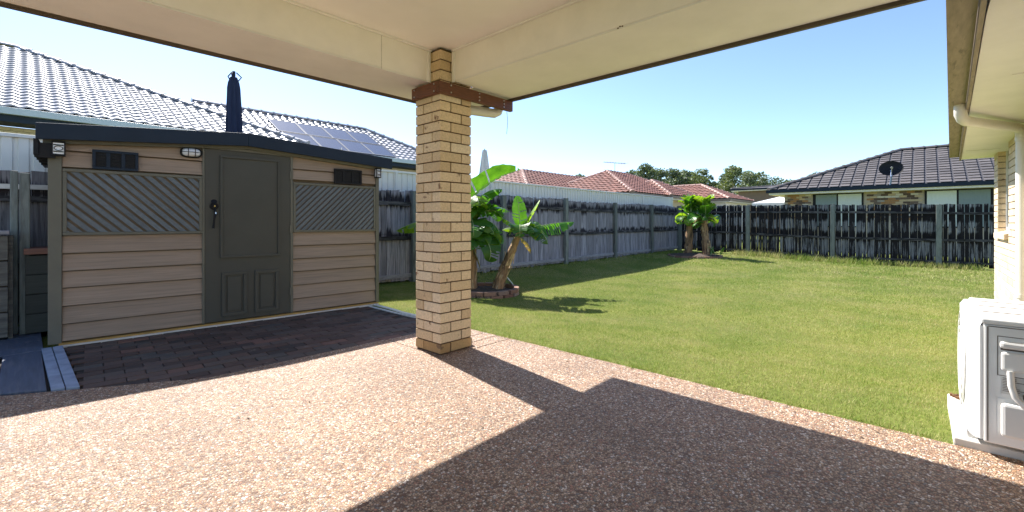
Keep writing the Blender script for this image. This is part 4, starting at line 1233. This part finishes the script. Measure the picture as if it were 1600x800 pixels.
# brick face (visible above the fence) and windows on the west wall x = 24.95
fb = MB(); WX = 24.95
wins = [(1.92, 3.79), (-1.97, -.05), (-5.4, -4.0)]
for c in range(14):
    z = 1.22+c*.086; y = 4.93-(.12 if c % 2 else 0)
    while y > -8.4:
        y0 = y-.23
        if not any(y0 < b+.03 and y > a-.03 for a, b in wins): fb.box((WX-.03, y0, z), (WX-.0005, y, z+.076))
        y -= .24
o = P(fb.build('brickwork', M_MIXBRICK), dh); o['kind'] = 'stuff'
for i, (a, b) in enumerate(wins):
    w_ = P(MB().box((WX-.045, a, .9), (WX-.035, b, 2.42)).build('window', M_BLACK), dh)
    mid = (a+b)/2
    for (p, q, mt) in ((a+.07, mid-.03, M_BLIND if i == 0 else M_BLIND2), (mid+.03, b-.12 if i == 0 else b-.07, M_BLIND2 if i == 0 else M_BLIND)):
        MB().box((WX-.052, p, .95), (WX-.046, q, 2.38)).build('pane', mt, w_)
    for o_ in w_.children: pass
# satellite dish
sd = thing('satellite_dish', 'dark round satellite dish on the gutter of the charcoal tiled roof', 'satellite dish', (24.6, 1.05, 2.7))
dc = Vector((24.35, .98, 3.32)); dn = Vector((-.93, -.1, .28)).normalized(); du = dn.cross(EZ).normalized(); dv = du.cross(dn)
mb = MB(); k = 28
for q, dpt in ((0.02, .0), (.4, .015), (.8, .06), (1., .1)):
    for i in range(k):
        a = 2*math.pi*i/k; mb.v.append(tuple(dc+du*(.40*q*math.cos(a))+dv*(.33*q*math.sin(a))+dn*dpt))
for j in range(3):
    for i in range(k):
        a = j*k+i; b = j*k+(i+1) % k; mb.f.append((a, b, b+k, a+k))
mb.f.append(tuple(range(k)))
P(mb.build('dish', M_BLACK, smooth=True), sd)
P(MB().tube([dc+dn*.02-dv*.06, dc-dv*.35+dn*.12, (24.38, 1.0, 2.66)], .03, 8).build('mast', simple('blue_steel', (.2,.27,.42), .5, .1, 4)), sd)
P(MB().tube([dc-dv*.33+dn*.1, dc+dn*.45-dv*.12], .014, 6).build('feed_arm', M_GALV), sd)
P(MB().tube([dc+dn*.45-dv*.12, dc+dn*.38-dv*.08], .04, 8).build('receiver', M_GALV), sd)

# brown building and white marquee in the gap
bb = thing('brown_house', 'small brown walled house with flat eave between gum trees and charcoal roof', 'house', (46, 11, 0))
hip_house(bb, 46, 56, 4, 13.6, 4.3, .1, ft, .4, .335, M_TILED, M_TILED, 0, '', M_BRONZEWALL, M_NAVY)
mq = thing('marquee', 'white pyramid marquee top just above the back fence', 'marquee', (32, 6.5, 0))
mc = (32.0, 6.5)
mb = MB(); hw = 1.35
for i in range(4):
    a = [(-hw,-hw),(hw,-hw),(hw,hw),(-hw,hw)]
    p, q = a[i], a[(i+1) % 4]
    mb.poly([(mc[0]+p[0], mc[1]+p[1], 2.30), (mc[0]+q[0], mc[1]+q[1], 2.30), (mc[0], mc[1], 2.74)])
    mb.poly([(mc[0]+p[0], mc[1]+p[1], 2.05), (mc[0]+q[0], mc[1]+q[1], 2.05), (mc[0]+q[0], mc[1]+q[1], 2.30), (mc[0]+p[0], mc[1]+p[1], 2.30)])
P(mb.build('canopy', M_WHITE), mq)
for sx_ in (-1, 1):
    for sy_ in (-1, 1):
        P(MB().tube([(mc[0]+sx_*(hw-.03), mc[1]+sy_*(hw-.03), -.2), (mc[0]+sx_*(hw-.03), mc[1]+sy_*(hw-.03), 1.99)], .02, 6).build('leg', M_WHITE), mq)

# ------------------------------------------------------------------ gum trees
def gum(x, y, h, w, label, mat, seed, group='gum trees beyond the houses'):
    r = random.Random(seed)
    t = thing('gum_tree', label, 'tree', (x, y, -.2), group)
    tk = MB(); cl = []
    top = h*.62
    tk.tube([(0,0,0), (r.uniform(-.2,.2), r.uniform(-.2,.2), top*.5), (r.uniform(-.4,.4), r.uniform(-.4,.4), top)], [.28*h/10, .2*h/10, .12*h/10], 7)
    for k in range(11):
        a = r.uniform(0, 6.28); rr = w*.5*r.uniform(.3, .95); zz = h*r.uniform(.42, .93)
        rr *= 1-.55*max(0, (zz/h-.6)/.4)
        e = (rr*math.cos(a), rr*math.sin(a), zz)
        tk.tube([(0,0,h*r.uniform(.25,.5)), (e[0]*.5, e[1]*.5, zz*.75), e], [.09*h/10, .06*h/10, .02], 5)
        cl.append((e, w*r.uniform(.13, .24)))
    for k in range(12):
        a = r.uniform(0, 6.28); zz = h*r.uniform(.3, .95); rr = w*.5*r.uniform(.1, .9)*(1-.5*max(0, (zz/h-.6)/.4))
        cl.append(((rr*math.cos(a), rr*math.sin(a), zz), w*r.uniform(.1, .2)))
    tk.build('trunk', M_BARK, t)
    rs = np.random.RandomState(seed)
    V = []; 
    for (c, rad) in cl:
        n = int(240*(rad/1.0)**2*.85)+40
        d = rs.normal(size=(n, 3)); d /= np.linalg.norm(d, axis=1)[:, None]
        p = np.array(c)+d*(rad*rs.uniform(.25, 1.05, n)**.6)[:, None]*np.array([1, 1, .72])
        a = rs.normal(size=(n, 3)); a /= np.linalg.norm(a, axis=1)[:, None]
        b = np.cross(a, rs.normal(size=(n, 3))); b /= np.linalg.norm(b, axis=1)[:, None]
        s_ = rs.uniform(.10, .24, n)[:, None]*(h/11)
        V.append(np.stack([p-a*s_, p+b*s_*.6, p+a*s_, p-b*s_*.6], 1))
    V = np.concatenate(V); n = len(V)
    me = bpy.data.meshes.new('crown')
    me.from_pydata(V.reshape(-1, 3).tolist(), [], np.arange(4*n).reshape(-1, 4).tolist())
    me.materials.append(mat)
    o = bpy.data.objects.new('crown', me); COL.objects.link(o); o.parent = t
a_ = R(YAW); cf, sf = math.cos(a_), math.sin(a_)
def at(px, d):
    l = (px-800)/700*d; return (cf*d+sf*l, sf*d-cf*l)
trees = [(916, 95, 272, 4.5), (985, 78, 262, 4), (1010, 66, 255, 5.6), (1030, 80, 264, 5), (1047, 68, 254, 5.4), (1073, 72, 263, 4.6), (1100, 66, 262, 5.2), (1124, 80, 270, 4), (1150, 62, 260, 5.4),
         (1177, 58, 266, 5.2), (1203, 70, 274, 4.6), (1226, 84, 286, 4), (1244, 75, 278, 4.4), (1272, 78, 269, 4.6), (1292, 86, 268, 4), (1390, 60, 234, 3), (1216, 60, 288, 3.4), (1060, 95, 270, 6), (1125, 95, 274, 6), (1187, 90, 282, 6)]
descr = ['small round gum tree far off between the red roof ridges', 'leftmost dark gum tree of the row rising over the red roof', 'broad gum tree topping the red roof left of the row centre', 'narrow gum tree tucked between two broad crowns over the red roof',
 'tallest gum tree in the row above the lower red roof', 'gum tree right behind the left banana crown', 'pale topped gum tree above the right banana crown', 'low gum tree in the dip of the row right of the banana plants', 'open crowned gum tree above the end of the lower red roof',
 'dark bushy gum tree at the end of the lower red roof', 'thin gum tree right of the dark bushy one', 'low gum tree above the white marquee', 'pale gum tree just left of the charcoal hip roof', 'gum tree peeping over the lower end of the charcoal hip', 'smaller gum tree touching the charcoal hip line',
 'treetop showing over the charcoal roof ridge above the satellite dish', 'bright green low tree beside the brown walled house', 'far hazy gum tree filling the row behind the tallest one', 'far gum tree filling the dip right of the banana plants', 'far gum tree behind the dark bushy one']
for i, (px, d, py, w) in enumerate(trees):
    h = CAMH+(347-py)*d/700+.2
    x, y = at(px, d)
    gum(x, y, h, w*d/66, descr[i], M_GUM2 if i in (6, 8, 12, 16) else M_GUM, 100+i)

# ------------------------------------------------------------------ banana plants and beds
def banana_leaf(parent, p0, azm, elv, droop, L, Wd, seed, mat=M_BLEAF, fold=.5, tear=.35, pet=.12, roll=0.):
    r = random.Random(seed); n = 20
    pts = [Vector(p0)]; e = elv; dirs = []
    for i in range(n+3):
        d = Vector((math.cos(azm)*math.cos(e), math.sin(azm)*math.cos(e), math.sin(e)))
        dirs.append(d); pts.append(pts[-1]+d*(L/(n+2))); e -= droop/(n+2)*(.5+1.2*i/(n+2))
    st = 3; mid = pts[st-1:]
    mb = MB(); uvs = []
    side0 = Vector((-math.sin(azm), math.cos(azm), 0))
    m = len(mid)-1
    def width(t): return Wd*min(1, (t*5+.05))**.6*(max(0, 1-t**3.2))**.7
    for sg in (1, -1):
        i = 0; drop = r.uniform(-.15, .25)
        while i < m:
            run = 1
            while i+run < m and r.random() > tear: run += 1
            drop += r.uniform(-1., 1.1)*min(.42, tear); drop = max(-.2, min(.95, drop))
            dz0 = len(mb.v)
            for k in range(run+1):
                t = (i+k)/m
                if k == 0: t += .006
                if k == run and i+run < m: t -= .018
                q = min(m, t*m); i0 = min(m-1, int(q)); p = mid[i0].lerp(mid[i0+1], q-i0)
                d = dirs[min(len(dirs)-1, i0+st-1)]
                up = side0.cross(d).normalized()
                if up.z < 0 and abs(roll) < .01: up = -up
                sd_ = (side0*math.cos(roll)+up*math.sin(roll)); up2 = (up*math.cos(roll)-side0*math.sin(roll))
                w = width(t)*r.uniform(.93, 1.05)
                f = fold*.5+drop*.5
                for u, ff in ((0, 0), (.45, f*.55), (1, f*1.15)):
                    ang = ff
                    v = p + (sd_*(sg*math.cos(ang)) - up2*math.sin(ang))*(w*.5*u) + d*(.10*w*u) - EZ*(.12*w*u*u*max(0, drop))
                    mb.v.append(tuple(v)); uvs.append((t*L*1.6, .5+.5*sg*u))
            for k in range(run):
                for c in range(2):
                    a = dz0+k*3+c; mb.f.append((a, a+1, a+4, a+3))
            i += run
    me = bpy.data.meshes.new('leaf'); me.from_pydata(mb.v, [], mb.f); me.materials.append(mat)
    ul = me.uv_layers.new(name='UVMap')
    for lp in me.loops: ul.data[lp.index].uv = uvs[lp.vertex_index]
    for p in me.polygons: p.use_smooth = True
    o = bpy.data.objects.new('leaf', me); COL.objects.link(o); P(o, parent)
    rb_ = MB().tube(pts[:-1], [.014*(1-.85*i/len(pts))*(L/.9)**.5 for i in range(len(pts)-1)], 6).build('midrib', M_RIB, smooth=True)
    rb_.parent = o
    return o

def trunk(parent, pts, rads, seed, husks=14):
    r = random.Random(seed)
    P_ = [Vector(p) for p in pts]; fine = []; fr = []
    for i in range(len(P_)-1):
        for k in range(5):
            t = k/5; fine.append(P_[i].lerp(P_[i+1], t)); fr.append((rads[i]*(1-t)+rads[i+1]*t)*r.uniform(.9, 1.1))
    fine.append(P_[-1]); fr.append(rads[-1])
    P(MB().tube(fine, fr, 12).build('trunk', M_WOODHUSK, smooth=True), parent)
    for k in range(husks):
        t = r.uniform(.0, .95); q = t*(len(fine)-1); i0 = int(q); p = fine[i0]; rad = fr[i0]
        a = r.uniform(0, 6.28); ln = r.uniform(.10, .30); wd = r.uniform(.02, .05)
        d = Vector((math.cos(a), math.sin(a), 0)); s_ = Vector((-d.y, d.x, 0))
        up = (P_[-1]-P_[0]).normalized()
        m = MB()
        for j in range(5):
            u = j/4; off = d*(rad*1.02+.05*u*u*r.uniform(.2, 1.1))-up*(ln*u)*(1 if k % 3 else -1)
            w_ = wd*(1-.7*u)
            c = p+off
            m.v += [tuple(c-s_*w_), tuple(c+s_*w_+d*.006*r.random())]
        for j in range(4): m.f.append((2*j, 2*j+1, 2*j+3, 2*j+2))
        P(m.build('husk', M_HUSK), parent)

CR = math.atan2(-cf, sf)        # azimuth pointing to the right of the picture
CT = math.atan2(-sf, -cf)       # azimuth towards the camera
def bed(label, cx_, cy_, r_, n, z, tiers, name='garden_bed'):
    b = thing(name, label, 'garden bed', (cx_, cy_, z))
    me = brick_obj_mesh('brick', .225, .09, .07, M_EDGEBR, .004)
    for t in range(tiers):
        for k in range(n):
            a = 2*math.pi*(k+.5*t)/n+rnd.uniform(-.02, .02)
            c = Vector((cx_+r_*math.cos(a), cy_+r_*math.sin(a), z-.02+t*.074))
            tn = Vector((-math.sin(a), math.cos(a), 0)); no = Vector((math.cos(a), math.sin(a), rnd.uniform(-.05,.05)))
            P(link(me, 'brick', None, frame(c-tn*.1125-no*.045, tn, no, EZ)), b)
    mb = MB(); kk = 20
    mb.v.append((cx_, cy_, z+.13))
    for i in range(kk): mb.v.append((cx_+(r_-.03)*math.cos(6.2832*i/kk), cy_+(r_-.03)*math.sin(6.2832*i/kk), z+.06))
    for i in range(kk): mb.f.append((0, 1+i, 1+(i+1) % kk))
    P(mb.build('mulch', M_MULCH, smooth=True), b)
bz1 = hgt(5.8, 5.6); bed('round brick edged garden bed around the near banana plants', 5.75, 5.98, .60, 16, bz1, 2)
bz2 = hgt(15.9, 5.9); bed('low brick edged bed under the far banana plants in the fence corner', 15.9, 5.9, .85, 22, bz2, 1)

# plant A: leaning trunk, right
pA = thing('banana_plant', 'leaning banana plant with tattered leaf pointing right in the near garden bed', 'banana plant', (5.95, 5.80, bz1))
tA = Vector((6.22, 5.50, .95))
trunk(pA, [(5.93, 5.84, bz1), (6.03, 5.74, .25), (6.13, 5.61, .62), tuple(tA)], [.105, .082, .07, .05], 5, 22)
banana_leaf(pA, tA, CR+.12, R(17), R(16), 1.0, .46, 11, M_BLEAF, 1.0, .5)
banana_leaf(pA, tA, CR-.1, R(62), R(8), .66, .20, 12, M_BLEAFY, .8, .1)
banana_leaf(pA, tA+Vector((0,0,.03)), CR+2.4, R(86), R(6), .62, .34, 13, M_BLEAF, .3, .15, roll=.2)
banana_leaf(pA, tA, CR-.55, R(20), R(95), .68, .50, 14, M_BLEAF, .5, .35)
banana_leaf(pA, tA, CR-.25, R(30), R(110), .60, .50, 114, M_BLEAFY, .5, .35)
banana_leaf(pA, tA, CT+.5, R(35), R(80), .55, .44, 15, M_BLEAF, .4, .4)
banana_leaf(pA, tA, CT-.3, R(45), R(100), .50, .40, 115, M_BLEAFY, .4, .4)
banana_leaf(pA, tA, CR+.6, R(35), R(70), .62, .46, 16, M_BLEAFY, .5, .4)
banana_leaf(pA, tA, CR+1.4, R(45), R(70), .62, .40, 116, M_BLEAF, .5, .4)
banana_leaf(pA, tA, CR+3.0, R(48), R(30), .42, .20, 17, M_BLEAFY, .6, .3)
banana_leaf(pA, tA, CR+2.7, R(30), R(60), .38, .22, 18, M_BLEAFY, .7, .3)
banana_leaf(pA, tA-Vector((0,0,.12)), CR+.8, R(-20), R(60), .42, .14, 19, M_BLEAFD, .7, .5)
# plant B: tall, just right of the pillar
pB = thing('banana_plant', 'tall banana plant beside the pillar with one long leaf arching up and right', 'banana plant', (5.55, 6.12, bz1))
tB = Vector((5.53, 6.17, 1.22))
trunk(pB, [(5.58, 6.12, bz1), (5.56, 6.14, .4), tuple(tB)], [.10, .085, .06], 6, 16)
banana_leaf(pB, tB+Vector((-.12,.13,.1)), CR+.02, R(50), R(36), 1.34, .64, 21, M_BLEAF, .8, .3, roll=.4)
banana_leaf(pB, tB, CR-.25, R(68), R(70), .85, .55, 22, M_BLEAF, .3, .2)
banana_leaf(pB, tB, CT+.35, R(65), R(120), .95, .62, 23, M_BLEAFY, .4, .35)
banana_leaf(pB, tB, CR+.15, R(38), R(70), .80, .48, 24, M_BLEAF, .4, .25)
banana_leaf(pB, tB-Vector((0,0,.1)), CR-.4, R(20), R(85), .72, .52, 25, M_BLEAF, .4, .3)
banana_leaf(pB, tB-Vector((0,0,.1)), CT-.6, R(25), R(95), .76, .54, 26, M_BLEAF, .4, .4)
banana_leaf(pB, tB, CT+.0, R(40), R(110), .72, .52, 126, M_BLEAFY, .4, .4)
banana_leaf(pB, tB-Vector((0,0,.15)), CT+.9, R(20), R(80), .7, .50, 27, M_BLEAFY, .4, .3)
banana_leaf(pB, tB-Vector((0,0,.1)), CR+math.pi+.1, R(10), R(38), 1.28, .50, 28, M_BLEAFY, .5, .35)
banana_leaf(pB, tB-Vector((0,0,.35)), CR-.2, R(-5), R(60), .66, .40, 29, M_BLEAF, .5, .3)
banana_leaf(pB, tB-Vector((0,0,.25)), CT+.1, R(5), R(85), .7, .55, 30, M_BLEAF, .4, .3)
banana_leaf(pB, tB-Vector((0,0,.4)), CT-.4, R(10), R(95), .6, .46, 130, M_BLEAF, .4, .3)
banana_leaf(pB, tB-Vector((0,0,.45)), CR+.2, R(-55), R(25), .55, .12, 31, M_BLEAFD, .8, .4)
banana_leaf(pB, tB-Vector((0,0,.45)), CT-.1, R(-60), R(20), .6, .12, 32, M_BLEAFD, .8, .4)
rq = random.Random(5)
for k in range(12):
    banana_leaf(pB, tB-Vector((0,0,rq.uniform(-.05,.5))), CR+(-1.9+3.2*k/11), R(rq.uniform(35,70)), R(rq.uniform(125,165)), rq.uniform(.65,.9), rq.uniform(.5,.66), 400+k, rq.choice((M_BLEAF, M_BLEAF, M_BLEAFY)), .3, .25, roll=rq.uniform(-.3,.3))
for k in range(5):
    banana_leaf(pA, tA, CR-1.6+k*.65, R(rq.uniform(30,55)), R(rq.uniform(120,150)), rq.uniform(.5,.62), rq.uniform(.42,.5), 430+k, rq.choice((M_BLEAF, M_BLEAFY)), .3, .3, roll=rq.uniform(-.3,.3))
# plant C: short suckers at the back of the bed
pC = thing('banana_plant', 'short shaded banana sucker at the back of the near garden bed', 'banana plant', (5.78, 6.3, bz1))
tC = Vector((5.82, 6.32, .62))
trunk(pC, [(5.75, 6.3, bz1), (5.8, 6.31, .2), tuple(tC)], [.07, .06, .045], 8, 6)
for k in range(5):
    banana_leaf(pC, tC, k*1.3+.3, R(60), R(90), .55, .28, 40+k, M_BLEAF, .5, .3)
dl = thing('dead_banana_leaf', 'fallen pale dry banana leaf leaning behind the leaning trunk', 'leaf', (6.25, 5.85, bz1))
banana_leaf(dl, (6.20, 5.95, bz1+.38), CR+.4, R(-45), R(10), .48, .2, 51, simple('pale_dead_leaf', (.52,.50,.44), .8, .15, 8), .3, .05)

# far plants
pD = thing('banana_plant', 'left of the two far banana plants with dense upright crown in the corner', 'banana plant', (16.2, 6.25, bz2))
tD = Vector((16.05, 6.12, 1.25))
trunk(pD, [(16.0, 6.17, bz2), (16.02, 6.14, .5), tuple(tD)], [.15, .13, .10], 9, 14)
pE = thing('banana_plant', 'right of the two far banana plants with shaggy trunk near the blackened fence', 'banana plant', (15.9, 5.55, bz2))
tE = Vector((15.98, 5.60, 1.18))
trunk(pE, [(15.93, 5.47, bz2), (15.93, 5.52, .4), (15.98, 5.58, .8), tuple(tE)], [.17, .13, .11, .09], 10, 22)
r_ = random.Random(77)
for pl_, tp_, nn in ((pD, tD, 30), (pE, tE, 28)):
    for k in range(nn):
        a = k*2.4+r_.uniform(-.3, .3); lv = k/nn
        el_ = R(r_.uniform(55, 88)) if lv > .35 else R(r_.uniform(20, 60))
        mt = r_.choice((M_BLEAF, M_BLEAFY, M_BLEAFY, M_BLEAF, M_BLEAFY))
        banana_leaf(pl_, tp_+Vector((r_.uniform(-.08,.08), r_.uniform(-.08,.08), -.12+lv*.62)), a, el_, R(r_.uniform(25, 75) if lv > .35 else r_.uniform(90, 150)), r_.uniform(.42, .62), r_.uniform(.36, .5), 200+k+40*(pl_ is pE), mt, .45, .22, roll=r_.uniform(-.5,.5))
    for k in range(5):
        banana_leaf(pl_, tp_+Vector((0,0,.1)), k*1.25, R(10), R(90), .5, .16, 260+k, M_BLEAFD, .7, .4)
for k in range(3):
    banana_leaf(pE, (15.75+.1*k, 5.3-.12*k, bz2+.05), k*2., R(75), R(50), .4, .12, 300+k, M_BLEAF, .5, .1)

# ------------------------------------------------------------------ leaf litter on the patio
lm = MB(); rl = random.Random(31)
for k in range(46):
    x = rl.uniform(.6, 3.1); y = rl.uniform(.1, 3.6)
    if k < 14: x = rl.uniform(2.95, 3.16); y = rl.uniform(-.1, 2.9)
    a = rl.uniform(0, 6.28); l = rl.uniform(.006, .017); w = l*rl.uniform(.25, .5); h = rl.uniform(.002, .006)
    ca, sa = math.cos(a), math.sin(a)
    lm.poly([(x-ca*l, y-sa*l, .003), (x-sa*w, y+ca*w, .003+h), (x+ca*l, y+sa*l, .004), (x+sa*w, y-ca*w, .003+h*.5)])
o = lm.build('leaf_litter', simple('dry_litter', (.10,.06,.035), .9, .4, 20, bstr=0, val=.3, island=True)); o['kind'] = 'stuff'
tag(o, 'tiny dry leaf fragments scattered over the exposed aggregate patio', 'leaf litter')
